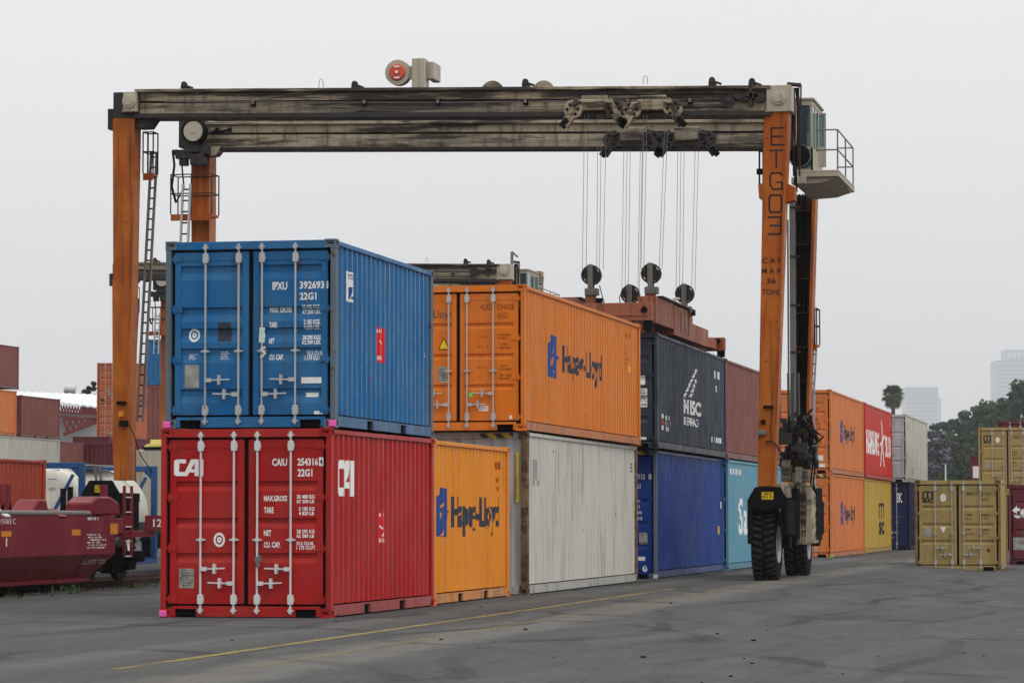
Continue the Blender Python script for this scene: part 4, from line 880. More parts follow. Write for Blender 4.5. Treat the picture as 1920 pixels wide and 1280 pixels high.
# power pack slung on the right sill
def power():
    y = 73.2; a, e = PY(1493, 1020, y), PY(1511, 905, y); b = MB(); b.box(a.x, e.x, y, y + 1.6, a.z, e.z)
    for i in range(4): xx = a.x + .02 + i * .062; b.box(xx, xx + .025, y - .03, y, a.z + .05, e.z - .05)
    o = cp(b, 'engine_housing', M['crane_cream2'], bevel=.01)
    b = MB(); b.box(e.x - .23, e.x - .19, y - .014, y - .002, a.z + .02, e.z - .02); cp(b, 'panel_seam', M['soot'], o)
    b = MB(); b.box(e.x + .001, e.x + .12, y + .05, y + 1.5, a.z + .02, e.z - .06); cp(b, 'side_panel', M['crane_cream2'], o)
    q = PY(1533, 1012, 74.5); b = MB(); b.box(e.x + .12, q.x, 74.2, 75.6, q.z, q.z + 1.2)
    for k in range(5): zz = q.z + .15 + k * .22; b.tube([(e.x + .13, 74.17, zz), (q.x - .02, 74.12, zz + .05)], .035, 6)
    o = cp(b, 'radiator', M['black'])
    b = MB(); p1, p2 = PY(1476, 1010, 72.6), PY(1494, 915, 72.6); b.box(p1.x, p2.x, 72.6, 74.0, p1.z, p2.z); cp(b, 'tank', M['black'])
    # engine block and pipework above the sill
    b = MB(); rnd = random.Random(5)
    for _ in range(48):
        b = MB(); u, v = rnd.uniform(1466, 1527), rnd.uniform(775, 885); p = PY(u, v, rnd.uniform(72.6, 75)); s = rnd.uniform(.05, .15)
        if rnd.random() < .55: b.box(p.x - s, p.x + s, p.y - s, p.y + s, p.z - s * rnd.uniform(.5, 1.4), p.z + s)
        else: b.tube([p, p + V((rnd.uniform(-.3, .3), rnd.uniform(-.3, .3), rnd.uniform(-.3, .3)))], s * .5, 8)
        cp(b, 'engine_component', M['soot'])
    b = MB(); p1, p2 = PY(1472, 870, 73.4), PY(1526, 800, 73.4); b.box(p1.x + .1, p2.x - .1, 73.6, 75.2, p1.z - .1, p2.z); cp(b, 'engine_block', M['darkrust'])
    for u0, v0, u1, v1, yy in ((1465, 902, 1481, 862, 73.0), (1490, 905, 1502, 875, 73.1), (1503, 902, 1515, 880, 73.3)):
        p1, p2 = PY(u0, v1 + (v0 - v1), yy), PY(u1, v1, yy); b = MB(); b.box(p1.x, p2.x, yy, yy + .5, p1.z, p2.z); cp(b, 'cabinet', M['dirty_cream'], bevel=.015)
    for i in range(16):
        u, v = rnd.uniform(1478, 1526), rnd.uniform(770, 840); p = PY(u, v, 73.2); q = PY(u + rnd.uniform(-16, 12), v + rnd.uniform(30, 90), 73.0 + rnd.uniform(-.1, .4)); m_ = (p + q) / 2 + V((rnd.uniform(-.15, .3), rnd.uniform(-.2, .2), 0))
        b = MB(); b.tube([p, p.lerp(m_, .6), m_, m_.lerp(q, .5), q], rnd.uniform(.014, .028), 6); cp(b, 'hose', M['black'])
    b = MB(); pts = []
    for k in range(13):
        t = math.pi * (k / 12 * 1.3 - .5); p = PY(1508 + 15 * math.cos(t), 813 - 12 * math.sin(t), 73); pts.append(p)
    b.tube(pts, .03, 6); cp(b, 'hose', M['black'])
    for du in (0, 5): b = MB(); b.tube([PY(1527, 842 + du, 73), PY(1524 + du, 872, 73), PY(1520 + du, 905, 73), PY(1530, 925, 73)], .02, 6); cp(b, 'hose', M['black'])
    for u in (1478, 1486, 1497): b = MB(); b.tube([PY(u, 700, 75), PY(u + 1, 780, 74), PY(u + 3, 850, 73.6)], .03, 6); cp(b, 'pipe', M['soot'])
power()
# operator cab outside the right portal
def cab():
    y0, y1 = 72.2, 74.3; xl, xr = PY(1486, 300, y0).x, PY(1524, 300, y0).x; zb, zt = PY(1500, 322, y0).z, PY(1500, 188, y0).z
    b = MB(); w_ = .05
    for xx in (xl, xr - w_):
        for yy in (y0, y1 - w_): b.box(xx, xx + w_, yy, yy + w_, zb, zt)
    b.box(xl, xr, y0, y1, zb, zb + .55); b.box(xl - .02, xr + .04, y0 - .04, y1 + .04, zt, zt + .05); b.box(xl + .001, xr - .001, y0 + .001, y1 - .001, zt - .12, zt - .0005)
    b.box(xl + w_, xl + .16, y0 + .001, y0 + w_, zb + .5505, zt - .1205); b.box(xr - .012, xr, y0 + .55, y0 + .65, zb + .5505, zt - .1205); b.box(xr - .012, xr, y0 + 1.2, y1 - w_, zb + .5505, zt - .1205); b.box(xl, xl + .012, y0 + w_, y1 - w_, zb + .5505, zt - .1205); b.box(xl + w_, xr - w_, y1 - .012, y1, zb + .5505, zt - .1205)
    o = cp(b, 'cab', M['cream_clean'], bevel=.008)
    b = MB(); b.box(xl + .16, xr - w_, y0 + .014, y0 + .022, zb + .5505, zt - .1205); cp(b, 'window', M['glass'], o)
    b = MB(); b.box(xl + .12, xr - w_ + .01, y0 - .012, y0 - .001, zb + .08, zb + .50); cp(b, 'window', M['glass'], o)
    b = MB(); b.box(xr - .022, xr - .014, y0 + w_, y0 + .55, zb + .5505, zt - .1205); cp(b, 'window', M['glass_teal'], o)
    b = MB(); b.box(xr - .022, xr - .014, y0 + .65, y0 + 1.2, zb + .5505, zt - .1205); cp(b, 'window', M['glass'], o)
    # open door swung out to the side
    p0, p1 = PY(1532, 318, 73.6), PY(1545, 212, 73.6); b = MB(); b.box(p0.x, p1.x + .04, 73.6, 73.65, p0.z + .05, p0.z + .52); b.box(p0.x, p0.x + .035, 73.6, 73.65, p0.z + .5205, p1.z); b.box(p1.x + .005, p1.x + .04, 73.6, 73.65, p0.z + .5205, p1.z); b.box(p0.x + .0355, p1.x + .0045, 73.6, 73.65, p1.z - .05, p1.z)
    d = cp(b, 'door', M['cream_clean'], o); b = MB(); b.box(p0.x + .0355, p1.x + .0045, 73.62, 73.63, p0.z + .5205, p1.z - .05); cp(b, 'pane', M['glass_teal'], d)
    # platform
    yp0, yp1 = 71.9, 75.6; A, B_ = PY(1488, 320, yp0), PY(1573, 320, yp0); x0, x1 = A.x, B_.x; z = A.z
    b = MB(); b.box(x0, x1, yp0, yp1, z - .05, z); b.box(x0, x1, yp0, yp0 + .06, z - .15, z - .0505); b.box(x1 - .06, x1, yp0 + .0605, yp1, z - .15, z - .0505)
    b.prism([(x0, yp0 + .1, z - .1505), (x1 - .05, yp0 + .1, z - .1505), (x0 + .62, yp0 + .1, z - .27), (x0, yp0 + .1, z - .31)], (0, .06, 0)); b.prism([(x0, yp1 - .1, z - .1505), (x1 - .05, yp1 - .1, z - .1505), (x0 + .62, yp1 - .1, z - .27), (x0, yp1 - .1, z - .31)], (0, -.06, 0))
    b.hexa([(x0, yp0 + .16, z - .30), (x0 + .62, yp0 + .16, z - .26), (x0 + .62, yp1 - .16, z - .26), (x0, yp1 - .16, z - .30), (x0, yp0 + .16, z - .26), (x0 + .62, yp0 + .16, z - .235), (x0 + .62, yp1 - .16, z - .235), (x0, yp1 - .16, z - .26)])
    b.hexa([(x0 + .621, yp0 + .16, z - .26), (x1 - .05, yp0 + .16, z - .17), (x1 - .05, yp1 - .16, z - .17), (x0 + .621, yp1 - .16, z - .26), (x0 + .621, yp0 + .16, z - .235), (x1 - .05, yp0 + .16, z - .1505), (x1 - .05, yp1 - .16, z - .1505), (x0 + .621, yp1 - .16, z - .235)])
    b.box(x0 - .05, x0 + .28, yp0 - .03, yp0 + .5, z - .3, z - .151)
    o = cp(b, 'cab_platform', M['cream_clean'], bevel=.008)
    b = MB(); r = .018; xm = x1 - .03; h = .90
    for yy in (yp0 + .03, (yp0 + yp1) / 2, yp1 - .03): b.tube([(xm, yy, z), (xm, yy, z + h)], r, 6)
    for hh in (.45, h): b.tube([(x0 + .5, yp0 + .03, z + hh), (xm, yp0 + .03, z + hh), (xm, yp1 - .03, z + hh), (x0 + .6, yp1 - .03, z + hh)], r, 6)
    cp(b, 'railing', M['steel'])
    # black hose bundle, spot lamp below the window, frame posts
    b = MB(); q = PY(1499, 292, 72.0); b.lathe([(.0, -.12), (.22, -.10), (.24, 0), (.16, .1)], q, (0, 1, 0), 18); b.lathe([(.245, -.06), (.262, -.06), (.262, .02), (.245, .02)], q, (0, 1, 0), 18, 1); cp(b, 'cable_drum', [M['black'], M['steel']], smooth=True)
    for i, (u0, u1, v1, k) in enumerate(((1489, 1488, 330, .2), (1493, 1490, 345, .35), (1496, 1499, 330, .5), (1486, 1486, 310, -.1), (1492, 1497, 300, .6), (1488, 1494, 360, .1))):
        b = MB(); b.tube([PY(u0, 165, 71.6), PY(u0 + 6 * k, 200, 71.6), PY(u0 + 8 * k, 250, 71.6), PY(u1, v1, 71.6)], .022, 6); cp(b, 'cable', M['black' if i % 2 else 'darkrust'])
    b = MB(); b.tube([PY(1476, 158, 71.5), PY(1502, 160, 71.5)], .05, 6); b.tube([PY(1502, 160, 71.5), PY(1501, 205, 71.5)], .02, 6); b.tube([PY(1498, 160, 71.5), PY(1497, 205, 71.5)], .016, 6); cp(b, 'cable_bracket', M['soot'])
cab()
# cable reel and control box on the beam
c0 = PY(745, 136, YF + .1); b = MB(); b.lathe([(0, 0), (.285, 0), (.285, .03), (.2, .04), (.2, .2), (.285, .21), (.285, .24), (0, .24)], c0, (0, 1, 0), 32); reel = cp(b, 'cable_reel', M['cream_clean'], smooth=True)
b = MB(); b.lathe([(0, -.07), (.05, -.07), (.05, -.05), (.165, -.05), (.185, -.02), (.185, -.002)], c0, (0, 1, 0), 26); cp(b, 'reel_hub', M['red_reel'], reel, smooth=True)
b = MB(); b.lathe([(0, -.085), (.035, -.085), (.035, -.071)], c0, (0, 1, 0), 12)
for sgn in (-1, 1): b.box(c0.x - .06, c0.x + .06, c0.y - .062, c0.y - .052, c0.z + sgn * .125 - .018, c0.z + sgn * .125 + .018)
cp(b, 'hub_cap', M['print_white'], reel)
p1, p2 = PY(772, 165, YF + .0), PY(796, 109, YF); b = MB(); b.box(p1.x, p2.x, YF, YF + .45, p1.z - .02, p2.z); b.box(p2.x + .0005, p2.x + .17, YF + .2, YF + .9, p1.z + .22, p2.z - .06); b.box(p1.x - .12, p1.x - .0005, YF + .12, YF + .2, c0.z - .16, c0.z + .14); cp(b, 'control_box', M['cream_clean'], bevel=.012)
for u, v, r in ((923, 173, .26), (1019, 171, .24)):
    q = PY(u, v, YF + .35); b = MB(); b.lathe([(0, 0), (r, 0), (r, .1), (0, .1)], q, (0, 1, 0), 24); cp(b, 'sheave', M['crane_cream'])
for u, v in ((345, 166), (665, 165), (985, 161), (1335, 158), (1410, 160)):
    q = PY(u, v, YF + .05); b = MB(); b.box(q.x - .08, q.x + .08, q.y, q.y + .2, q.z - .05, q.z + .07); b.lathe([(0, -.02), (.07, -.02), (.07, .05), (0, .05)], q + V((0, 0, .09)), (0, 1, 0), 10); b.tube([q + V((.08, .05, .05)), q + V((.2, .05, .0))], .03, 6); cp(b, 'rope_guide', M['soot'])
for u, v, h in ((602, 166, 17), (1210, 158, 15)):
    b = MB(); b.tube([PY(u - 4, v, YF + .1), PY(u - 4, v - h * .6, YF + .1), PY(u - 2, v - h, YF + .1), PY(u + 2, v - h, YF + .1), PY(u + 4, v - h * .6, YF + .1), PY(u + 4, v, YF + .1)], .008, 5); cp(b, 'lifting_eye', M['steel'])
q = PY(1365, 188, YF); b = MB(); b.lathe([(0, -.10), (.06, -.10), (.06, -.07), (.13, -.06), (.15, -.09), (.165, -.09), (.165, 0), (0, 0)], q, (0, 1, 0), 24); cp(b, 'sheave', M['soot'], smooth=True)
for v in (176, 201): b = MB(); b.tube([PY(1085, v + 3, YF - .07), PY(1365, v, YF - .07)], .016, 6); cp(b, 'running_rope', M['black'])
b = MB()
for i in range(7): u, v = 1386 + 6.5 * i, 186 + random.uniform(-6, 6); p = PY(u, v, YF); s = random.uniform(.05, .11); b.box(p.x - s, p.x + s, YF - .12, YF + .02, p.z - s * .8, p.z + s)
b.box(PY(1404, 170, YF).x, PY(1412, 170, YF).x, YF - .10, YF + .0, bz(FR.x, -.45), bz(FR.x, .04)); cp(b, 'winch_motor', M['soot'], bevel=.01)
# winch drum, ladder and platform on the left
q = PY(362, 246, YR - .45); b = MB(); b.lathe([(0, -.02), (.045, -.02), (.05, 0), (.245, 0), (.255, .04), (.22, .06)], q, (0, 1, 0), 30); b.lathe([(.262, -.01), (.30, -.01), (.30, .3), (.262, .3)], q, (0, 1, 0), 30, 1); cp(b, 'winch_drum', [M['cream_clean'], M['black']], smooth=True)
b = MB(); p1, p2 = PY(338, 278, YR), PY(386, 226, YR); b.box(p1.x, p2.x, YR - .14, YR + .5, p1.z, p2.z)
for u, v, s in ((350, 290, .14), (372, 300, .17), (338, 292, .1), (384, 282, .13), (362, 276, .18), (345, 305, .1), (330, 286, .08)): p = PY(u, v, YR - .2); b.box(p.x - s, p.x + s, p.y - s, p.y + s, p.z - s * .8, p.z + s * .8)
q = PY(374, 302, YR - .5); b.lathe([(0, 0), (.12, 0), (.12, .3)], q, (0, 1, 0), 14); cp(b, 'winch_gearbox', M['soot'], bevel=.01)
p1, p2 = PY(388, 292, YR - .1), PY(413, 274, YR - .1); b = MB(); b.prism([(p1.x, YR - .1, p2.z), (p2.x, YR - .1, p2.z), (p2.x - .06, YR - .1, p1.z + .08), (p2.x - .14, YR - .1, p1.z), (p1.x, YR - .1, p1.z)], (0, .4, 0)); cp(b, 'beam_bracket', M['crane_cream'])
for u in (408, 432): p1, p2 = PY(395, 250, YR - .1), PY(u, 244, YR - .1); b = MB(); b.tube([p1, p2], .035, 6); b.box(p2.x - .05, p2.x + .03, p2.y - .06, p2.y + .04, p2.z - .05, p2.z + .05); cp(b, 'rope_anchor', M['black'])
def cage(pts, z, h, name='platform'):
    pass
def platform(x0, x1, y0, y1, z, h, mats, sides):
    b = MB(); b.box(x0, x1, y0, y1, z - .06, z); b.box(x0, x1, y0, y0 + .03, z - .16, z - .0605); o = cp(b, 'platform', M[mats])
    b = MB(); r = .017
    ring = [(x0, y0), (x1, y0), (x1, y1), (x0, y1)]
    for (x, y) in ring: b.tube([(x, y, z), (x, y, z + h)], r, 6)
    b.tube([((x0 + x1) / 2, y0, z), ((x0 + x1) / 2, y0, z + h)], r, 6)
    for hh in (h * .52, h): b.tube([(*p, z + hh) for p in ring + ring[:1]], r, 6)
    cp(b, 'railing', M['darkrust'], o)
p1, p2 = PY(320, 402, YR - .5), PY(397, 402, YR - .5); platform(p1.x, p2.x, YR - .5, YR + .1, p1.z, .98, 'crane_orange', 0)
p1, p2 = PY(268, 325, YF + .6), PY(287, 325, YF + .6); platform(p1.x, p2.x, YF + .6, YF + .95, p1.z, .95, 'crane_orange', 0)
M['dirty_galv'] = paint('grimy_galvanised_steel', (.17, .165, .16), .5, .55, .4, .8, dirtc=(.04, .035, .03))
def ladder(tu, tv, bu, bv, w_, y, n, mat='galv', dy=.0):
    a, b_ = PY(tu, tv, y), PY(bu, bv, y); b = MB(); wm = w_
    for sd in (0, 1): b.bar(a + V((sd * wm, 0, 0)), b_ + V((sd * wm, 0, 0)), .045, .08, (0, 1, 0))
    o = cp(b, 'ladder', M[mat])
    for i in range(n):
        t = (i + .5) / n; p = a.lerp(b_, t); r = MB(); r.tube([p + V((-.02, 0, 0)), p + V((wm + .02, 0, 0))], .021, 6); cp(r, 'rung', M['black'], o)
ladder(284, 285, 257, 790, .135, YF + 1.0, 26, 'dirty_galv')
ladder(343, 345, 338, 470, .19, YR - .62, 6)
b = MB(); b.tube([PY(324, 284, YR - .3), PY(327, 310, YR - .5), PY(322, 350, YR - .5), PY(330, 380, YR - .4)], .03, 6); b.tube([PY(330, 380, YR - .4), PY(345, 352, YR - .3), PY(340, 300, YR - .2)], .02, 6); cp(b, 'hose', M['black'])
# small ladder and cage on the far side of the right rear leg
p1, p2 = PY(1524, 645, YR + .9), PY(1533, 645, YR + .9); platform(p1.x, p2.x, YR + .7, YR + 1.4, p1.z, .85, 'crane_orange', 0); ladder(1525, 655, 1517, 800, .07, YR + .8, 8)
# --- trolleys: a bridge piece with a sheave head on either side
def trolley(u0, u1, v, y, dirty):
    a, e = PY(u0, v, y), PY(u1, v, y); cx = (a.x + e.x) / 2; z = a.z; m1 = M['soot'] if dirty else M['crane_cream']; b = MB()
    hw = (e.x - a.x) / 2
    b.box(cx - hw * .62, cx + hw * .62, y - .18, y + .1, z - .16, z + .08)
    b.box(cx - hw * .5, cx + hw * .5, y - .10, y + .1, z + .0805, z + .18)
    o = cp(b, 'trolley', M['dirty_cream'] if dirty else M['crane_cream'], bevel=.02)
    for sd in (-1, 1):
        q = V((cx + sd * hw * .78, y - .16, z - .14)); b = MB()
        b.lathe([(0, -.05), (.20, -.05), (.215, -.03), (.19, 0), (.215, .03), (.20, .05), (0, .05)], q, (0, 1, 0), 20)
        for k in range(6): t = k * math.pi / 3; b.lathe([(.0, -.062), (.035, -.062), (.035, -.051)], q + V((.12 * math.cos(t), 0, .12 * math.sin(t))), (0, 1, 0), 8, 1)
        cp(b, 'sheave', [m1, M['black']], o)
        b = MB(); b.bar(q + V((-sd * .10, -.09, .22)), q + V((sd * .12, -.09, -.20)), .10, .03, (0, 1, 0)); b.bar(q + V((sd * .02, 0, -.10)), q + V((sd * .20, 0, -.36)), .20, .15, (0, 1, 0)); b.bar(q + V((-sd * .20, -.085, .16)), q + V((sd * .0, -.085, .1)), .05, .12, (0, 1, 0)); cp(b, 'sheave_bracket', [m1], o, bevel=.01)
        b = MB(); b.bar(q + V((sd * .12, .0, -.22)), q + V((sd * .26, .0, -.38)), .13, .18, (0, 1, 0)); cp(b, 'rope_scraper', M['black'], o)
    return o
trolley(1066, 1165, 196, YF - .1, False); trolley(1176, 1275, 196, YF - .1, False)
trolley(1139, 1236, 254, YR - .15, True); trolley(1241, 1338, 254, YR - .15, True)
# --- hoist ropes down to the spreader
ROPES = []
for us, ub, vt, vb, y in (((1096, 1103, 1121, 1128, 1137), (1092, 1099, 1119, 1124, 1131), 215, 505, YF - .2), ((1207, 1213, 1247, 1253), (1202, 1207, 1236, 1241), 215, 505, YF - .2),
                          ((1170, 1176, 1182), (1166, 1172, 1178), 262, 545, YR - .2), ((1201, 1205), (1196, 1199), 262, 545, YR - .2), ((1271, 1277, 1283), (1268, 1274, 1280), 262, 545, YR - .2), ((1304, 1310), (1297, 1303), 262, 545, YR - .2)):
    for u, u2 in zip(us, ub):
        b = MB(); b.tube([PY(u, vt, y), PY(u2, vb, y)], .0062, 5); ROPES.append(cp(b, 'wire_rope', M['steel']))

# ------------------------------------------------------------------ spreader resting over the dark container
M['dirty_steel'] = paint('oily_grey_steel', (.17, .165, .15), .5, .55, .35, .8, dirtc=(.025, .022, .02))
SPR = V((-12.3, 76.6, 5.52))
spr = thing('container_spreader', 'rusty orange spreader frame hung on four sheave blocks over the dark slate container', 'spreader', SPR)
def sp_(b, name, mats, parent=None, **k): return b.build(name, mats, parent or spr, org=SPR, **k)
M['spr'] = paint('faded_spreader_paint', (.30, .075, .030), .8, .6, .45, .7, fadec=(.36, .15, .10), dirtc=(.10, .04, .02))
xr0, xl0 = -11.15, -13.45
for x0, x1 in ((xr0 - .42, xr0), (xl0, xl0 + .42)):
    b = MB(); b.box(x0, x1, 71.5, 74.2, 5.72, 6.32); b.box(x0 + .03, x1 + .012, 74.15, 74.25, 5.70, 6.36); b.box(x0, x1, 74.2005, 77.2, 5.60, 6.30)
    for i in range(3): b.box(x1 - .001, x1 + .004, 75.2 + i * .62, 75.38 + i * .62, 5.72, 6.2, 1)
    b.box(x0 + .05, x1 - .04, 77.2005, 80.2, 5.62, 6.05); b.box(x0 - .04, x1 + .06, 72.2, 77.3, 6.33, 6.37, 1)
    sp_(b, 'side_beam', [M['spr'], M['darkrust']], bevel=.012)
for y in (71.0, 74.0, 77.0):
    b = MB(); b.box(xl0 + .4205, xr0 - .4205, y, y + .45, 5.60, 6.02); sp_(b, 'cross_beam', M['spr'], bevel=.012)
for y0, y1, zb, zt in ((70.62, 70.98, 5.72, 6.12), (82.6, 82.95, 5.66, 6.0)):
    b = MB(); b.box(-13.52, -11.12, y0, y1, zb, zt); b.box(-13.45, -11.2, y0 - .02, y0, zb + .1, zb + .16); sp_(b, 'end_beam', M['spr'], bevel=.012)
    for x in (-13.42, -11.22):
        b = MB(); b.box(x - .09, x + .09, y0 + .05, y1 - .08, 5.5, zb - .001); b.tube([(x, y0 + .12, 5.45), (x, y0 + .12, 5.6)], .045, 8); sp_(b, 'twist_lock', M['black'])
    b = MB(); b.lathe([(0, -.04), (.07, -.04), (.07, .0)], (-11.28, y0 - .0, zb + .24), (0, 1, 0), 12); sp_(b, 'lamp', M['black'])
for x in (-13.25, -11.42): b = MB(); b.box(x - .12, x + .12, 80.2005, 82.599, 5.68, 5.92); sp_(b, 'telescopic_arm', M['spr'], bevel=.01)
b = MB(); b.box(-13.0, -11.6, 71.2, 71.44, 6.021, 6.10); b.tube([(-13.0, 71.0, 6.06), (-11.6, 71.0, 6.06)], .05, 8); sp_(b, 'hydraulic_pipe', M['black'])
def block(u, v, y, low):
    q = PY(u, v, y); o = None; b = MB(); rr = .2
    b.lathe([(0, -.06), (.15, -.06), (.175, -.05), (.15, 0), (.175, .05), (.15, .06), (0, .06)], q, (0, 1, 0), 16)
    for k in range(8): t = k * math.pi / 4 + .2; b.bar(q + V((.10 * math.cos(t), -.07, .10 * math.sin(t))), q + V((.22 * math.cos(t), -.07, .22 * math.sin(t))), .06, .03, (0, 1, 0))
    for k in range(12):
        t0_, t1_ = k * math.pi / 6, (k + 1) * math.pi / 6; b.bar(q + V((.215 * math.cos(t0_), 0, .215 * math.sin(t0_))), q + V((.215 * math.cos(t1_), 0, .215 * math.sin(t1_))), .035, .16, (0, 1, 0))
    o = sp_(b, 'sheave_block', M['soot'])
    b = MB(); b.box(q.x - .07, q.x + .05, q.y - .13, q.y - .08, q.z - .40, q.z + .24); b.box(q.x - .07, q.x + .05, q.y + .08, q.y + .13, q.z - .40, q.z + .24); b.box(q.x - .14, q.x + .16, q.y - .12, q.y + .12, q.z - .46, q.z - .30); sp_(b, 'block_cheek', M['dirty_steel'], o, bevel=.012)
    b = MB(); zb = 6.02 if q.x < -12.3 else 6.3; b.prism([(q.x - .14, q.y - .06, q.z - .46), (q.x + .10, q.y - .06, q.z - .46), (q.x + .10, q.y - .06, q.z - .60), (q.x + .2, q.y - .06, zb), (q.x - .24, q.y - .06, zb), (q.x - .12, q.y - .06, q.z - .64)], (0, .12, 0)); b.lathe([(0, 0), (.05, 0), (.05, .03), (0, .03)], (q.x, q.y - .09, q.z - .6), (0, 1, 0), 10)
    b.box(q.x + .10, q.x + .24, q.y - .05, q.y + .12, zb, q.z - .52, 1); sp_(b, 'lug', [M['spr'], M['black']], o)
block(1109, 516, 71.9, 0); block(1221, 513, 71.9, 0); block(1182, 552, 76.6, 0); block(1284, 551, 76.6, 0)
b = MB(); b.tube([PY(1124, 535, 71.9), PY(1129, 555, 71.8), PY(1133, 568, 71.6)], .012, 5); b.tube([PY(1166, 548, 76), PY(1161, 558, 76), PY(1163, 568, 75)], .012, 5); sp_(b, 'cable', M['black'])
b = MB(); p = PY(1267, 580, 75); b.tube([p, p + V((0, 0, .25))], .02, 6); b.tube([p + V((-.06, 0, .25)), p + V((.10, 0, .25))], .03, 6); sp_(b, 'valve', M['galv_w'])

# ------------------------------------------------------------------ the second crane, further back: the same machine
def copy_tree(o, parent=None, skip=()):
    c = o.copy(); COL.objects.link(c)
    if parent is not None: c.parent = parent
    for ch in list(o.children):
        if ch.name.split('.')[0] not in skip: copy_tree(ch, c, skip)
    return c
crane2 = copy_tree(crane, None, ('wire_rope', 'lettering', 'cable_reel', 'trolley'))
crane2.location = CR + V((-15.9, 47.6, 0.0)); crane2['label'] = 'second gantry crane far behind the first, its beam showing above the orange container'
b = MB(); q = PY(960, 497, 118.5); b.tube([(q.x, q.y, q.z - .25), (q.x, q.y, q.z + .5)], .06, 6); b.tube([(q.x, q.y, q.z + .5), (q.x + .22, q.y, q.z + .3)], .04, 6)
b.build('mast', M['steel'], crane2, org=crane2.location)

# ------------------------------------------------------------------ railway on the left
def railway():
    t = bpy.data.objects.new('railway_track', None); COL.objects.link(t); t['kind'] = 'structure'
    for i, x in enumerate((-20.35, -21.80)):
        b = MB(); b.box(x - .035, x + .035, 20, 200, .055, .15); b.box(x - .07, x + .07, 20, 200, .035, .0545); b.build('rail', M['darkrust'], t)
    base = None
    for k in range(60):
        y = 42 + .65 * k
        if base is None:
            b = MB(); b.box(-22.3, -19.85, -.12, .12, .005, .035); base = b.build('sleeper', M['wood'], t); o = base
        else: o = base.copy(); COL.objects.link(o)
        o.location = (0, y, 0)
    b = MB(); rnd = random.Random(9); pts = []
    for _ in range(2600):
        x, y, s = rnd.uniform(-22.9, -19.35), rnd.uniform(48, 72), rnd.uniform(.02, .045); z = rnd.uniform(0, .025)
        b.add([(x - s, y - s * .6, z), (x + s, y - s, z), (x + s * .4, y + s, z), (x + rnd.uniform(-.5, .5) * s, y, z + s * 1.1)], [(0, 1, 3), (1, 2, 3), (2, 0, 3)])
    tag(b.build('ballast', flat('ballast_stone', (.10, .095, .085), .9, var=.4)), 'grey brown ballast stones around the rails at the left', 'gravel', kind='stuff')
    b = MB()
    for cx, cy, n, s in ((-19.75, 56.2, 60, .16), (-19.9, 61.5, 40, .10), (-19.6, 53.4, 30, .10), (-20.0, 64.5, 60, .12), (-22.9, 60, 120, .25), (-22.9, 66, 120, .25)):
        for _ in range(n):
            x, y = cx + rnd.gauss(0, .18), cy + rnd.gauss(0, .45); h = rnd.uniform(.3, 1) * s; a = rnd.uniform(0, 6.28); d = V((math.cos(a), math.sin(a), 0))
            p = V((x, y, 0)); w_ = d.cross(V((0, 0, 1))) * .025; b.add([p - w_, p + w_, p + d * h * .6 + V((0, 0, h)) + w_ * .6, p + d * h * .5 + V((0, 0, h)) - w_ * .6], [(0, 1, 2, 3)])
    tag(b.build('weeds', flat('weed_green', (.05, .085, .028), .8, var=.5)), 'low green weeds growing along the rails', 'weeds', kind='stuff')
railway()
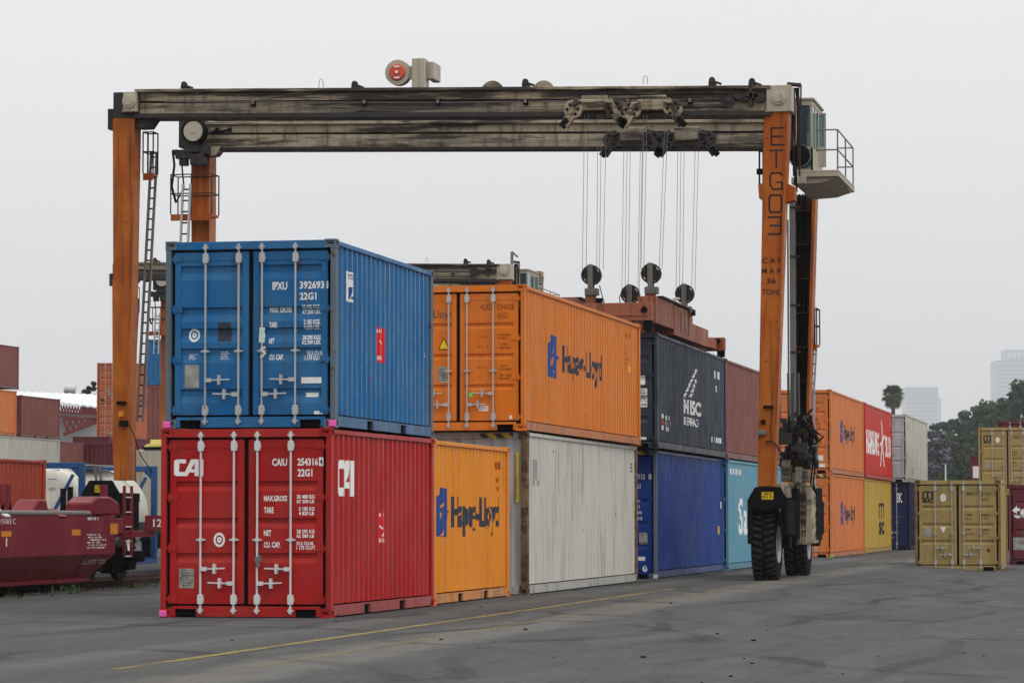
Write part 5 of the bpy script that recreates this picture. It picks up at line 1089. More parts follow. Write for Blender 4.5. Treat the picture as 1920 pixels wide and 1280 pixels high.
def wagon():
    X = -19.4; y0, y1 = 44.5, 58.3
    t = thing('well_wagon', 'dark red railway well wagon with white stencilling and orange reflectors', 'railway wagon', (-21.0, 52, 0))
    org = V((-21.0, 52, 0)); bd = lambda b, n, m, p=None, **k: b.build(n, m, p or t, org=org, **k)
    zt, zf, zb = 1.40, .70, .24; x2 = -22.6
    for sx, xa, xi in ((1, X, X - .34), (-1, x2, x2 + .34)):
        d = -.06 * sx; b = MB()
        b.add([(xa, y0, zf), (xa, y1, zf), (xa, y1, zt), (xa, y0, zt), (xi, y0, zb), (xi, y1 - .55, zb), (xa + d, y0, zt), (xa + d, y1, zt)], [(0, 1, 2, 3), (4, 5, 1, 0), (3, 2, 7, 6)])
        b.add([(xa, y1, zf), (xi, y1 - .55, zb), (xi - .3 * sx, y1 - .55, zb), (xi - .3 * sx, y1, zf), (xa, y1, zt), (xi - .3 * sx, y1, zt)], [(0, 1, 2, 3), (0, 3, 5, 4)])
        bd(b, 'side_sill', M['wagon'])
    b = MB(); b.tube([(X + .02, y0, zb + .02), (X + .02, y0 + .1, zb + .02)], .01, 4); b.box(X - .37, X - .30, y0, y1 - .56, zb - .05, zb + .02); b.box(x2 + .3, X - .38, y0, y1 - .6, zb, zb + .08); bd(b, 'well_floor', M['wagon'])
    b = MB(); b.tube([(X - .08, y0, zt + .05), (X - .08, 57.0, zt + .05)], .055, 10); b.box(X - .2, X - .14, y0, 57.6, zt - .1, zt + .08); bd(b, 'top_chord', M['steel'])
    b = MB(); b.tube([(x2 + .08, y0, zt + .03), (x2 + .08, 58.0, zt + .03)], .06, 10); bd(b, 'top_chord', M['steel'])
    # corner stop castings and clips on the sill
    a, e = PX(166, 962, X - .1), PX(222, 931, X - .1); b = MB()
    b.prism([(X - .05, a.y, zt + .02), (X - .05, e.y, zt + .02), (X - .05, e.y - .1, e.z - .1), (X - .05, a.y + 1.1, e.z), (X - .05, a.y + .4, e.z), (X - .05, a.y, e.z - .12)], (-.5, 0, 0)); bd(b, 'corner_stop', M['wagon'], bevel=.03)
    a, e = PX(56, 955, X - .4), PX(93, 936, X - .4); b = MB(); b.prism([(X - .4, a.y, zt + .03), (X - .4, a.y + .45, e.z), (X - .4, e.y - .15, e.z), (X - .4, e.y, zt + .03)], (-.4, 0, 0)); bd(b, 'corner_stop', M['wagon'], bevel=.03)
    for u0, u1 in ((2, 18), (104, 124)):
        a, e = PX(u0, 963, X), PX(u1, 955, X); b = MB(); b.hexa([(X - .15, a.y, zt + .1), (X + .015, a.y + .15, zt - .03), (X + .015, e.y, zt - .03), (X - .15, e.y - .1, zt + .1), (X - .15, a.y, zt + .13), (X + .03, a.y + .15, zt + .0), (X + .03, e.y, zt + .0), (X - .15, e.y - .1, zt + .13)]); bd(b, 'clip', M['galv_w' if u0 < 50 else 'wagon'])
    for u, v0, v1, m, w_ in ((121, 950, 915, 'black', .10), (134, 952, 912, 'black', .10), (4, 952, 906, 'wagon', .12), (18, 952, 908, 'wagon', .1)):
        p, q = PX(u, v0, -22.3), PX(u, v1, -22.3); b = MB(); b.box(-22.36, -22.3, p.y - w_, p.y + w_, 1.40, q.z); b.prism([(-22.3, p.y - w_ * 2, 1.40), (-22.3, p.y + w_, 1.40), (-22.3, p.y + w_, 1.7)], (-.05, 0, 0)); bd(b, 'stanchion', M[m])
    # stencils and reflectors
    def side_dec(u0, v0, u1, v1, g, mat, name):
        a, e = PX(u0, v1, X), PX(u1, v0, X); vs, fs = g(a.y, a.z, e.y - a.y, e.z - a.z); b = MB(); b.add([(X + .004, y, z) for y, z in vs], fs); bd(b, name, M[mat])
    side_dec(-20, 972, 21, 982, lambda *r: T('TX 015083', *r), 'print_white', 'lettering'); side_dec(24, 972, 29, 982, lambda *r: T('C', *r), 'print_white', 'lettering')
    for r in ((2, 995, 21, 1006), (134, 992, 151, 1003), (206, 981, 221, 1001)): side_dec(*r, lambda *q: RECT(*q), 'reflect', 'reflector')
    side_dec(10.5, 1008, 13, 1024, lambda *q: RECT(*q), 'print_white', 'marking')
    side_dec(164, 969, 193, 975, lambda *q: MARKS(*q, 1, 3, .9), 'print_white', 'small_print'); side_dec(163, 1000, 199, 1030, lambda *q: MARKS(*q, 6, 4, .6), 'print_white', 'small_print')
    a, e = PX(144, 1059, X - .22), PX(188, 1049, X - .22); vs, fs = MARKS(a.y, 0, e.y - a.y, .1, 2, 5, .65); b = MB(); sl_ = .34 / (zf - zb)
    b.add([(X + .004 - (zf - (.50 + z)) * sl_, y, .50 + z) for y, z in vs], fs); bd(b, 'small_print', M['print_white'])
    # end platform, ladder, bogies
    a = PX(226, 995, X); b = MB(); b.box(X - .05, X - .005, y1 + .05, y1 + .55, 1.08, 1.36); bd(b, 'end_panel', M['wagon'], bevel=.01)
    b = MB(); b.box(X - 2.9, X - .06, y1 + .0, y1 + 2.6, 1.0, 1.12); b.box(X - 2.5, X - .8, y1 + .01, y1 + 2.4, .72, .999); bd(b, 'end_platform', M['wagon'])
    a, e = PX(279, 994, X), PX(318, 966, X); b = MB(); b.box(X - .08, X - .02, a.y, e.y, a.z, e.z); bd(b, 'number_board', M['wagon']); b = MB()
    vs, fs = T('125', a.y + .32, a.z + .07, e.y - a.y - .45, e.z - a.z - .14, .02); b.add([(X - .016, y, z) for y, z in vs], fs); bd(b, 'lettering', M['print_white'])
    yl = y1 + .62; b = MB(); zt_ = 1.98
    for k in (0, .44): b.box(X - .06, X - .01, yl + k, yl + k + .045, .62 if k else .62, zt_)
    ld = bd(b, 'ladder', M['wagon'])
    for i in range(5): b = MB(); b.tube([(X - .035, yl, .64 + .28 * i), (X - .035, yl + .48, .64 + .28 * i)], .014, 6); bd(b, 'rung', M['galv_w'], ld)
    b = MB(); b.box(X - .5, X - .42, yl - .05, yl + .2, 1.1, 2.0); b.tube([(X - .5, yl + .6, 1.2), (X - .5, yl + .7, 1.5), (X - .6, yl + 1, 1.55)], .05, 6); b.tube([(X - .3, yl + .9, 1.2), (X - .3, yl + .9, 1.42)], .09, 8); bd(b, 'brake_gear', M['wagon'])
    wh = None
    for yc in (49.6, 51.9, 55.4, 57.3, 59.3, 61.2):
        for x in (-20.30, -21.85):
            b = MB(); b.lathe([(0, -.05), (.15, -.05), (.36, -.02), (.40, -.06), (.42, -.06), (.43, .07), (.40, .07), (.2, .05), (0, .06)], (x, yc, .57), (1, 0, 0), 24); bd(b, 'wheel', M['soot'], smooth=True)
        b = MB(); b.tube([(-21.85, yc, .57), (-20.3, yc, .57)], .08, 8); bd(b, 'axle', M['soot'])
    for ya, yb in ((59.0, 61.5),):
        b = MB(); b.box(-20.2, -20.0, ya - .5, yb + .5, .5, .72); b.box(-20.24, -19.98, (ya + yb) / 2 - .35, (ya + yb) / 2 + .35, .3, .8)
        for k in (ya + .3, yb - .3): b.prism([(-20.2, k - .35, .6), (-20.2, k + .35, .6), (-20.2, k + .2, .35), (-20.2, k - .2, .35)], (.2, 0, 0))
        bd(b, 'bogie_frame', M['black'], bevel=.02)
    b = MB(); b.box(-20.9, -20.2, 48.5, 56.8, .42, .55); b.tube([(-20.0, 58.2, .7), (-20.1, 59.4, .45), (-20.0, 60.2, .75)], .03, 6); bd(b, 'brake_rigging', M['black'])
wagon()

# ------------------------------------------------------------------ boxes behind the wagon
tag(MB().box(-41, -23.05, 40, 110, -.02, .17).build('loading_pavement', M['asphalt']), kind='structure')
p = PX(87, 862, -26.4)
c = container('orange red 20 foot container behind the dark red wagon, its ribbed side towards the rails', (-26.4, p.y - L20), 0, .17, L20, S_, M['redbox'], group='containers beyond the railway')
on_side(c, RECT(sidey(c, .78), 1.2, .12, .28), M['sticker_yellow'], 'sticker'); on_side(c, RECT(sidey(c, .86), .55, .3, .3), M['sticker_yellow'], 'sticker')
def tank_container():
    x1, y0 = -26.5, 77.15; x0 = x1 - W; z0, H = .17, S_; L = L20
    t = thing('tank_container', 'white tank container in a blue frame standing behind the railway wagon', 'tank container', (x1 - W / 2, y0 + L / 2, z0), 0, None)
    org = V((x1 - W / 2, y0 + L / 2, 0)) + V((0, 0, z0)); bd = lambda b, n, m, p=None, **k: b.build(n, m, p or t, org=org, **k)
    for yy, n in ((y0, 'end_frame'), (y0 + L - .16, 'end_frame')):
        b = MB(); b.box(x0, x0 + .15, yy, yy + .16, z0, z0 + H); b.box(x1 - .15, x1, yy, yy + .16, z0, z0 + H); b.box(x0 + .1505, x1 - .1505, yy, yy + .14, z0 + H - .15, z0 + H); b.box(x0 + .1505, x1 - .1505, yy, yy + .14, z0, z0 + .15)
        b.prism([(x1 - .1505, yy + .01, z0 + H - .1505), (x1 - .36, yy + .01, z0 + H - .1505), (x1 - .1505, yy + .01, z0 + H - .36)], (0, .1, 0)); b.prism([(x0 + .1505, yy + .01, z0 + H - .1505), (x0 + .36, yy + .01, z0 + H - .1505), (x0 + .1505, yy + .01, z0 + H - .36)], (0, .1, 0))
        bd(b, n, M['frame_blue'], bevel=.015)
        b = MB(); b.bar((x1 - .3, yy + .06, z0 + H - .3), (x1 - 1.0, yy + .06, z0 + 1.0), .07, .07); b.bar((x0 + .3, yy + .06, z0 + H - .3), (x0 + 1.0, yy + .06, z0 + 1.0), .07, .07); bd(b, 'brace', M['frame_blue'])
    b = MB(); b.box(x1 - .12, x1, y0 + .165, y0 + L - .165, z0, z0 + .12); b.box(x0, x0 + .12, y0 + .165, y0 + L - .165, z0, z0 + .12); bd(b, 'bottom_rail', M['frame_blue'])
    cx, cz, r = x1 - W / 2, z0 + 1.33, 1.14; b = MB(); pr = []
    for k in range(9): a = k / 8 * math.pi / 2; pr.append((r * math.sin(a), .16 + .42 * (1 - math.cos(a))))
    pr2 = [(q, L - tt) for q, tt in reversed(pr)]; b.lathe(pr + pr2, (cx, y0, cz), (0, 1, 0), 40); tk = bd(b, 'tank', M['tank_white'], smooth=True)
    for yy in (1.5, 3.0, 4.6): b = MB(); b.lathe([(r + .002, yy - .05), (r + .03, yy - .05), (r + .03, yy + .05), (r + .002, yy + .05)], (cx, y0, cz), (0, 1, 0), 40); bd(b, 'band', M['tank_white'], tk)
    b = MB(); b.box(x0 + .4, x1 - .4, y0 + 1.5, y0 + 4.6, z0 + H - .05, z0 + H - .02); bd(b, 'walkway', M['galv'])
    b = MB(); b.bar((x1 - .05, y0 + 1.0, z0 + H - .05), (x1 - .0, y0 + 1.3, z0 + 1.1), .05, .05); b.bar((x1 - .05, y0 + 1.35, z0 + H - .05), (x1 - .0, y0 + 1.65, z0 + 1.1), .05, .05); bd(b, 'ladder', M['steel'])
    def end_dec(u0, v0, u1, v1, g, mat, name):
        a, e = PY(u0, v1, y0 + .16), PY(u1, v0, y0 + .16); vs, fs = g(a.x, a.z, e.x - a.x, e.z - a.z); b = MB()
        def yy(x, z):
            rr = min(1, math.hypot(x - cx, z - cz) / r); return y0 + .16 + .42 * (1 - math.sqrt(max(0, 1 - rr * rr))) - .006
        b.add([(x, yy(x, z), z) for x, z in vs], fs); bd(b, name, M[mat], tk)
    end_dec(87, 879, 102, 898, lambda *q: RECT(*q), 'print_hlblue', 'logo'); end_dec(90, 913, 109, 920, lambda *q: MARKS(*q, 1, 8, .9), 'sticker_grey', 'small_print')
    vs, fs = RECT(y0 + 1.1, z0 + .95, .5, .45); b = MB(); b.add([(cx + math.sqrt(r * r - (z - cz) ** 2) + .006, y, z) for y, z in vs], fs); bd(b, 'sticker', M['sticker_grey'], tk)
tank_container()
# cream machine with a pale yellow hood by the far crane's leg
def machine():
    a, e = PD(254, 886, 96), PD(310, 842, 96); w_ = 1.6; t = thing('yard_truck', 'cream truck body with a pale yellow hood behind the left crane leg', 'truck', (a.x + w_ / 2, a.y, .17))
    org = V((a.x + w_ / 2, a.y, .17)); h1 = e.z; top = PD(280, 824, 96).z; bd = lambda b, n, m, **k: b.build(n, m, t, org=org, **k)
    b = MB(); b.box(a.x, a.x + w_, a.y, a.y + 4, 1.0, h1); bd(b, 'body', M['cream_clean'], bevel=.06)
    b = MB(); b.box(a.x + .24, a.x + w_ + .02, a.y - .02, a.y + 3.8, h1 + .001, h1 + .07); bd(b, 'trim', M['black'])
    x0 = a.x + .26; b = MB(); n = 6; poly = [(x0, a.y, h1 + .071)]
    for k in range(n + 1): t_ = math.pi / 2 * k / n; poly.append((x0 + .28 * (1 - math.cos(t_)), a.y, h1 + .071 + (top - h1 - .18) * math.sin(t_)))
    poly += [(a.x + w_, a.y, top - .109), (a.x + w_, a.y, h1 + .071)]; b.prism(poly, (0, 3.6, 0)); b.box(a.x + .42, a.x + w_ - .1, a.y + .1, a.y + 2, top - .108, top); bd(b, 'hood', M['hood_yellow'], bevel=.03)
    for xx in (a.x + .2, a.x + w_ - .2):
        for yy in (a.y + .8, a.y + 3.2): b = MB(); b.lathe([(0, -.14), (.4, -.14), (.46, -.08), (.46, .08), (.4, .14), (0, .14)], (xx, yy, .63), (1, 0, 0), 20); bd(b, 'wheel', M['rubber'])
    b = MB(); b.box(a.x + .1, a.x + w_ - .1, a.y + .1, a.y + 3.9, .7, .999); bd(b, 'chassis', M['black'])
machine()
# stacks far left (X = side plane, Y = far end read from the picture)
GL = 'containers stacked beyond the railway'
def lstack(label, X, yfar, L, z, H, mat, **k): return container(label, (X, yfar - L), 0, z, L, H, M[mat], group=GL, handles=False, hinge=False, **k)
XS = -64.9; D = 176.5
yf = PX(36, 650, XS).y
zz = [PX(36, 650, XS).z, PX(33, 733, XS).z, PX(33, 818, XS).z]
lstack('brown red container topmost in the stack at the left edge', XS, yf, L40, zz[1] + .1, zz[0] - zz[1] - .1, 'brown')
lstack('orange container second from the top in the stack at the left edge', XS - .05, PX(33, 740, XS).y, L40, zz[2], zz[1] - zz[2], 'orange_far')
y2 = PX(113, 748, XS).y
lstack('brown red container beside the orange one, on the white container at the left', XS, y2, L20 + .6, zz[2], PX(113, 748, XS).z - zz[2], 'brown')
lstack('white rust streaked container below the orange and brown ones at the left', XS + .02, y2 - .05, L40, zz[2] - 2.75, 2.745, 'white')
lstack('grey container on the ground at the bottom of the left stack', XS, y2 - .05, L40, 0, zz[2] - 2.755, 'grey_end')
y3 = PX(190, 832, XS).y; zt3 = PX(190, 832, XS).z
lstack('white container standing out of view before the left stack', XS, y2 - L40 - .3, L40, zz[2] - 2.75, 2.745, 'white'); lstack('grey container on the ground out of view before the left stack', XS, y2 - L40 - .3, L40, 0, zz[2] - 2.755, 'grey_end')
lstack('brown red container right of the white one, lower in the left stacks', XS - .1, y3, y3 - y2 - .25, zt3 - S_, S_, 'brown'); lstack('brown container on the ground under a brown red one, right of the left stack', XS - .1, y3, y3 - y2 - .25, 0, zt3 - S_ - .004, 'brown')
q = PD(136, 818, 206); w2 = PD(215, 818, 206)
container('maroon ribbed container behind the brown red one, left of the crane leg', (q.x + W, q.y), 0, q.z - HC, L40, HC, M['maroon'], front='corr', group=GL); container('maroon container at the bottom behind the brown red one', (q.x + W, q.y), 0, gz(q.x, q.y), L40, q.z - HC - .004 - gz(q.x, q.y), M['maroon'], front='corr', group=GL)
q2 = PD(212, 830, 198)
container('dark maroon ribbed container just left of the crane leg', (q2.x, q2.y), 0, q2.z - HC, L20, HC, M['maroon'], front='corr', group=GL); container('dark maroon container at the bottom just left of the crane leg', (q2.x, q2.y), 0, 0, L20, q2.z - HC - .004, M['maroon'], front='corr', group=GL)
q = PD(182, 680, 214); zb2 = PD(182, 752, 214).z; zb1 = PD(182, 826, 214).z; g0 = gz(q.x, q.y)
for z, h, l in ((zb2, q.z - zb2, 'orange container topmost in the door stack behind the front crane leg'), (zb1, zb2 - zb1 - .004, 'orange container second from the top in the door stack behind the front crane leg'), ((g0 + zb1) / 2, (zb1 - g0) / 2 - .004, 'orange container in the third layer left of the crane leg'), (g0, (zb1 - g0) / 2 - .004, 'orange container on the ground in the tall door stack left of the crane leg')):
    container(l, (q.x + W, q.y), 0, z, L20, h, M['redorange' if z > g0 + 1 else 'brown'], bands='five', group=GL)
q = PD(276, 636, 186); zb2 = PD(280, 722, 186).z; zb1 = PD(280, 826, 186).z
for z, h, m, l in ((zb2, q.z - zb2, 'blue', 'blue container topmost between the crane leg and the front blue container'), (zb1, zb2 - zb1 - .004, 'brown', 'brown red container under the blue one between the crane leg and the front containers'), (zb1 / 2, zb1 / 2 - .004, 'brown', 'brown container in the third layer behind the yellow hood'), (0, zb1 / 2 - .004, 'brown', 'brown container on the ground behind the yellow hood')):
    container(l, (q.x + W, q.y), 0, z, L20, h, M[m], front='corr', group=GL)
# ------------------------------------------------------------------ warehouse with a white roof
def warehouse():
    D0 = 262; a = PD(30, 737, D0); e = PD(200, 743, D0); lo = PD(110, 757, D0 - 12); lo2 = PD(200, 768, D0 - 12)
    t = thing('warehouse', 'warehouse with a white sheet roof and dark red trusses behind the left stacks', 'warehouse', (a.x, a.y, gz(a.x, a.y)))
    org = V(t.location); bd = lambda b, n, m, p=None, **k: b.build(n, m, p or t, org=org, **k)
    l0 = PD(30, 747, D0 - 12); b = MB(); n = 26
    for i in range(n):
        t0_, t1_ = i / n, (i + .97) / n; p, q = l0.lerp(lo2, t0_), l0.lerp(lo2, t1_); r, s = a.lerp(e, t1_), a.lerp(e, t0_); dz_ = .05 * (i % 2)
        b.hexa([p + V((0, 0, dz_)), q + V((0, 0, dz_)), r + V((0, 0, dz_)), s + V((0, 0, dz_)), p + V((0, 0, .12 + dz_)), q + V((0, 0, .12 + dz_)), r + V((0, 0, .12 + dz_)), s + V((0, 0, .12 + dz_))])
    bd(b, 'roof', M['roofwhite'])
    b = MB(); p0, p1 = PD(60, 780, D0 - 4), PD(205, 780, D0 - 4); b.hexa([(p0.x, p0.y, 0), (p1.x, p1.y, 0), (p1.x, p1.y + .3, 0), (p0.x, p0.y + .3, 0), (p0.x, p0.y, l0.z - .3), (p1.x, p1.y, lo2.z - .3), (p1.x, p1.y + .3, lo2.z - .3), (p0.x, p0.y + .3, l0.z - .3)]); bd(b, 'wall', M['wallgrey'])
    d = D0 - 12.5
    def pt(u, v): return PD(u, v, d)
    b = MB()
    for v0, v1 in ((771, 779), (780, 788)): b.bar(pt(112, v0), pt(190, v1), .12, .16)
    for k in range(14): u = 114 + 5.4 * k; b.bar(pt(u, 758 + (u - 110) * .1), pt(u + 2.7, 772 + (u - 112) * .1), .09, .09); b.bar(pt(u + 2.7, 772 + (u - 112) * .1), pt(u + 5.4, 759 + (u - 110) * .1), .09, .09)
    bd(b, 'purlin', M['truss_red'])
    b = MB(); b.bar(pt(119, 814), pt(186, 789), .22, .28); b.bar(pt(118, 786), pt(186, 784), .2, .2); b.bar(pt(119, 786), pt(126, 808), .16, .16)
    for k in range(5): u = 126 + 11 * k; yl = 814 - (u - 119) * .373; b.bar(pt(u, yl), pt(u + 5, 786), .15, .15); b.bar(pt(u + 5, 786), pt(u + 11, yl - 4), .15, .15)
    bd(b, 'truss', M['truss_red'])
    v = thing('roof_ventilator', 'pale cylindrical ventilator above the white warehouse roof', 'ventilator', PD(131, 737, D0 + 3)); c0, c1 = PD(122, 728.5, D0 + 3), PD(142, 729.5, D0 + 3); o2 = V(v.location)
    b = MB(); rr = .36; b.tube([c0, c1], rr, 20); b.build('drum', flat('pale_zinc', (.55, .56, .57), .5), v, org=o2, smooth=True); b = MB(); b.tube([c0 + (c0 - c1) * .06, c0 + (c1 - c0) * .05], rr * 1.12, 20); b.build('end_ring', flat('pale_zinc_ring', (.60, .61, .62), .5), v, org=o2)
    b = MB(); b.tube([(c0 + c1) / 2, (c0 + c1) / 2 - V((0, 0, .6))], .15, 8); b.build('stem', M['steel'], v, org=o2)
warehouse()

# ------------------------------------------------------------------ trees
def leafmat(name, dark, light, third=None):
    m, nt, bs = newmat(name); g = nt.nodes.new('ShaderNodeNewGeometry')
    c = mixc(nt, g.outputs['Random Per Island'], dark, light)
    if third:
        r = nt.nodes.new('ShaderNodeMath'); r.operation = 'FRACT'; k = math_(nt, 'MULTIPLY', g.outputs['Random Per Island'], 17.3); nt.links.new(k, r.inputs[0])
        c = mixc(nt, ramp(nt, r.outputs[0], .55, .6), c, third)
    nt.links.new(c, bs.inputs['Base Color']); bs.inputs['Roughness'].default_value = .7; bs.inputs['Specular IOR Level'].default_value = .04
    return m
M['leaf'] = leafmat('broad_leaf', (.016, .036, .017), (.046, .078, .036)); M['leaf2'] = leafmat('olive_leaf', (.020, .040, .019), (.060, .086, .042))
M['jaca'] = leafmat('jacaranda_blossom', (.12, .105, .15), (.23, .20, .285), (.05, .06, .04)); M['conifer'] = leafmat('conifer_needle', (.018, .035, .018), (.045, .07, .035))
M['palm'] = leafmat('palm_leaf', (.05, .065, .03), (.13, .15, .065), (.13, .11, .06)); M['bark'] = flat('bark', (.075, .058, .042), .9, var=.3)
def tree(label, x, y, h, rx, mat='leaf', n=2600, seed=1, low=.12, leaf=.42, cone=False, cat='tree', nclump=34, group='trees at the edge of the yard', name='tree'):
    rnd = random.Random(seed); z0 = gz(x, y); t = thing(name, label, cat, (x, y, z0), 0, group)
    b = MB(); b.tube([(0, 0, -.1), (.1, 0, h * .25), (-.05, .1, h * .5), (0, 0, h * .8)], [h * .026, h * .02, h * .014, h * .005], 8)
    for k in range(6):
        a = rnd.uniform(0, 6.28); zz = h * rnd.uniform(.22, .55); b.tube([(0, 0, zz), (math.cos(a) * rx * .4, math.sin(a) * rx * .4, zz + h * .14), (math.cos(a) * rx * .75, math.sin(a) * rx * .75, zz + h * .24)], [h * .011, h * .007, h * .003], 6)
    b.build('trunk', M['bark'], t)
    b = MB(); cl = []
    for _ in range(nclump):
        if cone: q = rnd.random() ** .7; zz = h * (low + (1 - low) * q); rr = rx * (1 - q) * rnd.uniform(.3, 1); a = rnd.uniform(0, 6.28); cl.append((rr * math.cos(a), rr * math.sin(a), zz, rx * .30 * (1.15 - q)))
        else:
            while True:
                p = V((rnd.uniform(-1, 1), rnd.uniform(-1, 1), rnd.uniform(-1, 1)))
                if .25 < p.length < 1: break
            zc = h * (low + 1) / 2; cl.append((p.x * rx * .85, p.y * rx * .85, zc + p.z * h * (1 - low) * .47, rx * rnd.uniform(.14, .32)))
    per = n // len(cl)
    for (cx, cy, cz, r) in cl:
        for _ in range(per):
            d = V((rnd.gauss(0, 1), rnd.gauss(0, 1), rnd.gauss(0, 1))).normalized(); p = V((cx, cy, cz)) + V((d.x, d.y, d.z * .75)) * r * rnd.uniform(.55, 1.08)
            u = V((rnd.gauss(0, 1), rnd.gauss(0, 1), rnd.gauss(0, .6))).normalized(); w_ = u.cross(d)
            if w_.length < .1: continue
            w_.normalize(); s = leaf * rnd.uniform(.6, 1.2); b.add([p - u * s * .5, p - w_ * s * .32 + d * .05, p + u * s * .5, p + w_ * s * .32 + d * .05], [(0, 1, 2, 3)])
    b.build('crown', M[mat], t); return t
def tree_at(label, u, vtop, D_, rpx, **k):
    p = PD(u, vtop, D_); s = FPX / D_; return tree(label, p.x, p.y, p.z - gz(p.x, p.y), rpx / s, **k)
specs = [(1752, 794, 675, 34, 'leaf', 'dark green tree immediately right of the pale grey container, behind the jacaranda'), (1786, 774, 666, 46, 'leaf2', 'green tree rising between the pale tower and the tan stack'), (1822, 751, 652, 52, 'leaf', 'leafy dark tree directly left of the tan stack top'),
         (1856, 735, 639, 54, 'leaf2', 'olive green tree above the upper tan container logo'), (1892, 714, 621, 56, 'leaf', 'tall dark tree in front of the large tower'), (1930, 692, 603, 60, 'leaf', 'tallest tree, at the right edge of the view'),
         (1772, 832, 589, 52, 'leaf', 'low bushy tree just behind the jacaranda'), (1806, 809, 580, 58, 'leaf', 'low bushy tree filling the gap left of the small red container'), (1845, 789, 562, 60, 'leaf2', 'low bushy tree behind the red container with a yellow square'), (1895, 759, 549, 70, 'leaf', 'broad low tree behind the upper tan container'), (1960, 709, 573, 80, 'leaf', 'big tree just outside the right edge')]
for i, (u, v, D_, r, m, l) in enumerate(specs): tree_at(l, u, v, D_, r, mat=m, n=10000, seed=20 + i, leaf=.95, low=-.02, nclump=80)
tree_at('purple flowering jacaranda beside the pale grey container', 1757, 806, 420, 34, mat='jaca', n=7000, seed=50, leaf=.62, low=.0, cat='jacaranda', nclump=60, name='jacaranda_tree')
tree_at('dark shrubbery tree at the foot of the jacaranda', 1795, 858, 400, 40, mat='leaf', n=5000, seed=51, leaf=.6, low=.02)
for i, (u, v, l) in enumerate(((1634, 764, 'small green treetop over the bright red container'), (1648, 770, 'low green treetop left of the palm'), (1690, 773, 'low dark treetop just right of the palm'))): tree_at(l, u, v, 330, 12, mat='leaf2', n=1600, seed=60 + i, leaf=.42, low=.1, nclump=20)
for i, (u, v, l) in enumerate(((158, 727, 'left conifer above the warehouse roof'), (167, 722, 'middle conifer above the warehouse roof'), (176, 718, 'right conifer above the warehouse roof'), (190, 728, 'conifer half hidden by the orange door stack'))): tree_at(l, u, v, 330, 20, mat='conifer', n=6000, seed=70 + i, leaf=.6, low=.1, cone=True, cat='conifer', nclump=60, name='conifer_tree')
def palm():
    D_ = 640; k_ = D_ / 380; p = PD(1674, 720, D_); s = FPX / D_; h = p.z - .3; rnd = random.Random(4); t = thing('palm_tree', 'tall fan palm with a shaggy round crown behind the bright red container', 'palm tree', (p.x, p.y, 0))
    b = MB(); b.tube([(0, 0, 0), (.1, 0, h * .5), (0, 0, h - 1.2 * k_)], [.55, .42, .38], 10); b.build('trunk', M['bark'], t)
    b = MB(); c0 = V((0, 0, h - 1.05 * k_)); R = 1.42 * k_
    for _ in range(330):
        el = rnd.uniform(-1.25, 1.4); az = rnd.uniform(0, 6.28); d = V((math.cos(az) * math.cos(el), math.sin(az) * math.cos(el), math.sin(el)))
        L_ = R * (1.05 if el > -.4 else 1.0 + .2 * (-el - .4)) * rnd.uniform(.75, 1.05); tip = c0 + d * L_ * .55; sd = d.cross(V((0, 0, 1)) if abs(d.z) < .95 else V((1, 0, 0))).normalized(); up = sd.cross(d).normalized()
        b.tube([c0, tip], .02, 4)
        for k in range(9):
            a = (k - 4) * .26; v = (d * math.cos(a) + sd * math.sin(a)).normalized(); e = tip + v * L_ * .48 + V((0, 0, -.16 * L_)); w_ = v.cross(up).normalized() * .06; b.add([tip - w_, tip + w_, tip.lerp(e, .6) + w_ + V((0, 0, .05)), e, tip.lerp(e, .6) - w_ + V((0, 0, .05))], [(0, 1, 2, 3, 4)])
    b.build('fronds', M['palm'], t)
palm()
def treeline():
    rnd = random.Random(12); b = MB()
    for _ in range(16000):
        x = rnd.uniform(-1500, 900); y = 1500 + rnd.uniform(0, 60) - abs(x) * .25; h = 7 + 4 * math.sin(x * .021) + 3 * math.sin(x * .063 + 1); z = rnd.uniform(0, 1) ** .8 * h; s = rnd.uniform(1.0, 2.4); a = rnd.uniform(0, 3.14)
        u = V((math.cos(a), math.sin(a) * .6, rnd.uniform(-.5, .5))) * s; w_ = V((rnd.uniform(-.4, .4), rnd.uniform(-.4, .4), 1)) * s * .6; p = V((x, y, z)); b.add([p - u, p - w_, p + u, p + w_], [(0, 1, 2, 3)])
    tag(b.build('distant_treeline', M['leaf']), 'low dark band of far trees along the horizon', 'trees', kind='stuff')
treeline()
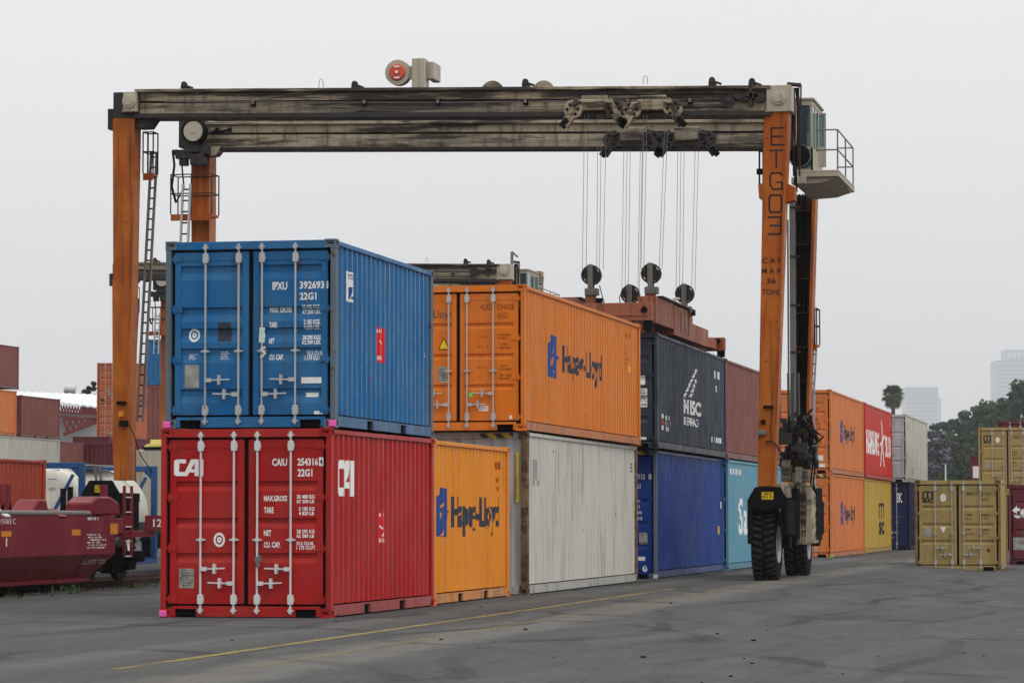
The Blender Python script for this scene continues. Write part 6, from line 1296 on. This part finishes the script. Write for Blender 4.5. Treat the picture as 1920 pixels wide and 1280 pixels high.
# ------------------------------------------------------------------ far office towers in the haze
M['tower'] = flat('tower_concrete', (.34, .36, .40), .7, var=.05); M['tower_glass'] = flat('tower_window_glass', (.10, .15, .20), .25, var=.1); M['tower_blue'] = flat('tower_blue_cladding', (.16, .25, .33), .5, var=.05)
def tower(label, u0, u1, vtop, D_, depth, nf, top=None):
    a, e = PD(u0, vtop, D_), PD(u1, vtop, D_); w_ = (e - a).length; h = a.z; t = thing('office_tower', label, 'tower', (a.x, a.y, 0), YAW)
    b = MB(); b.box(0, w_, 0, depth, 0, h - .5); b.build('wall', M['tower'], t); fh = h / nf
    b = MB(); b.box(-.3, w_ + .3, -.3, depth + .3, h - .499, h); b.build('cornice', M['tower'], t)
    base = None
    for k in range(nf):
        z = k * fh + fh * .35
        if base is None:
            b = MB(); bays = max(4, int(w_ / 9)); bw = (w_ - 1.2) / bays
            for j in range(bays): b.box(.6 + j * bw + .15, .6 + (j + 1) * bw - .15, -.15, .05, 0, fh * .5)
            base = b.build('window_band', M['tower_glass'], t); o = base
        else: o = base.copy(); COL.objects.link(o)
        o.location = (0, 0, z)
    return t, w_, h
t, w_, h = tower('pale office tower with a blue top storey, fading into the haze beside the palm', 1699, 1759, 745, 9500, 110, 30)
b = MB(); b.box(.0, w_ - 0, 0, 85, h + .001, h + 31); b.build('top_storey', M['tower_blue'], t)
b = MB(); b.box(w_ + .001, w_ + 8.0, 1, 80, 0, h - 1); b.build('stair_block', M['tower'], t)
t, w_, h = tower('large pale office tower with a set back crown at the right edge, in the haze', 1869, 1985, 675, 9500, 130, 38)
b = MB(); b.box(27, w_ - 27, 12, 95, h + .001, h + 31); b.build('crown_block', M['tower_blue'], t)
for k in range(5): b = MB(); b.box(33 + k * 15, 43 + k * 15, 11.8, 12.1, h + 8, h + 24); b.build('window', flat('pale_glass', (.5, .55, .58), .3), t)
p = PD(1773, 893, 190); q = PD(1773, 870, 190); b = MB(); b.tube([(0, 0, 0), (0, 0, q.z - gz(p.x, p.y))], .05, 6)
o = b.build('lamp_post', M['galv_w']); o.location = (p.x, p.y, gz(p.x, p.y)); tag(o, 'thin pale post in front of the dark trees left of the tan stack', 'post')
# ------------------------------------------------------------------ haze
def haze():
    m = bpy.data.materials.new('haze'); m.use_nodes = True; nt = m.node_tree; nt.nodes.clear(); out = nt.nodes.new('ShaderNodeOutputMaterial'); pv = nt.nodes.new('ShaderNodeVolumePrincipled')
    pv.inputs['Color'].default_value = (.95, .97, 1.0, 1); pv.inputs['Density'].default_value = 0.00013; pv.inputs['Anisotropy'].default_value = .35
    nt.links.new(pv.outputs[0], out.inputs['Volume'])
    b = MB(); b.box(-2990, 2990, -570, 11000, -1.3, 480); o = b.build('haze', m); tag(o, kind='stuff', label='pale grey haze lying over the whole yard', cat='haze'); o.display_type = 'WIRE'
haze()
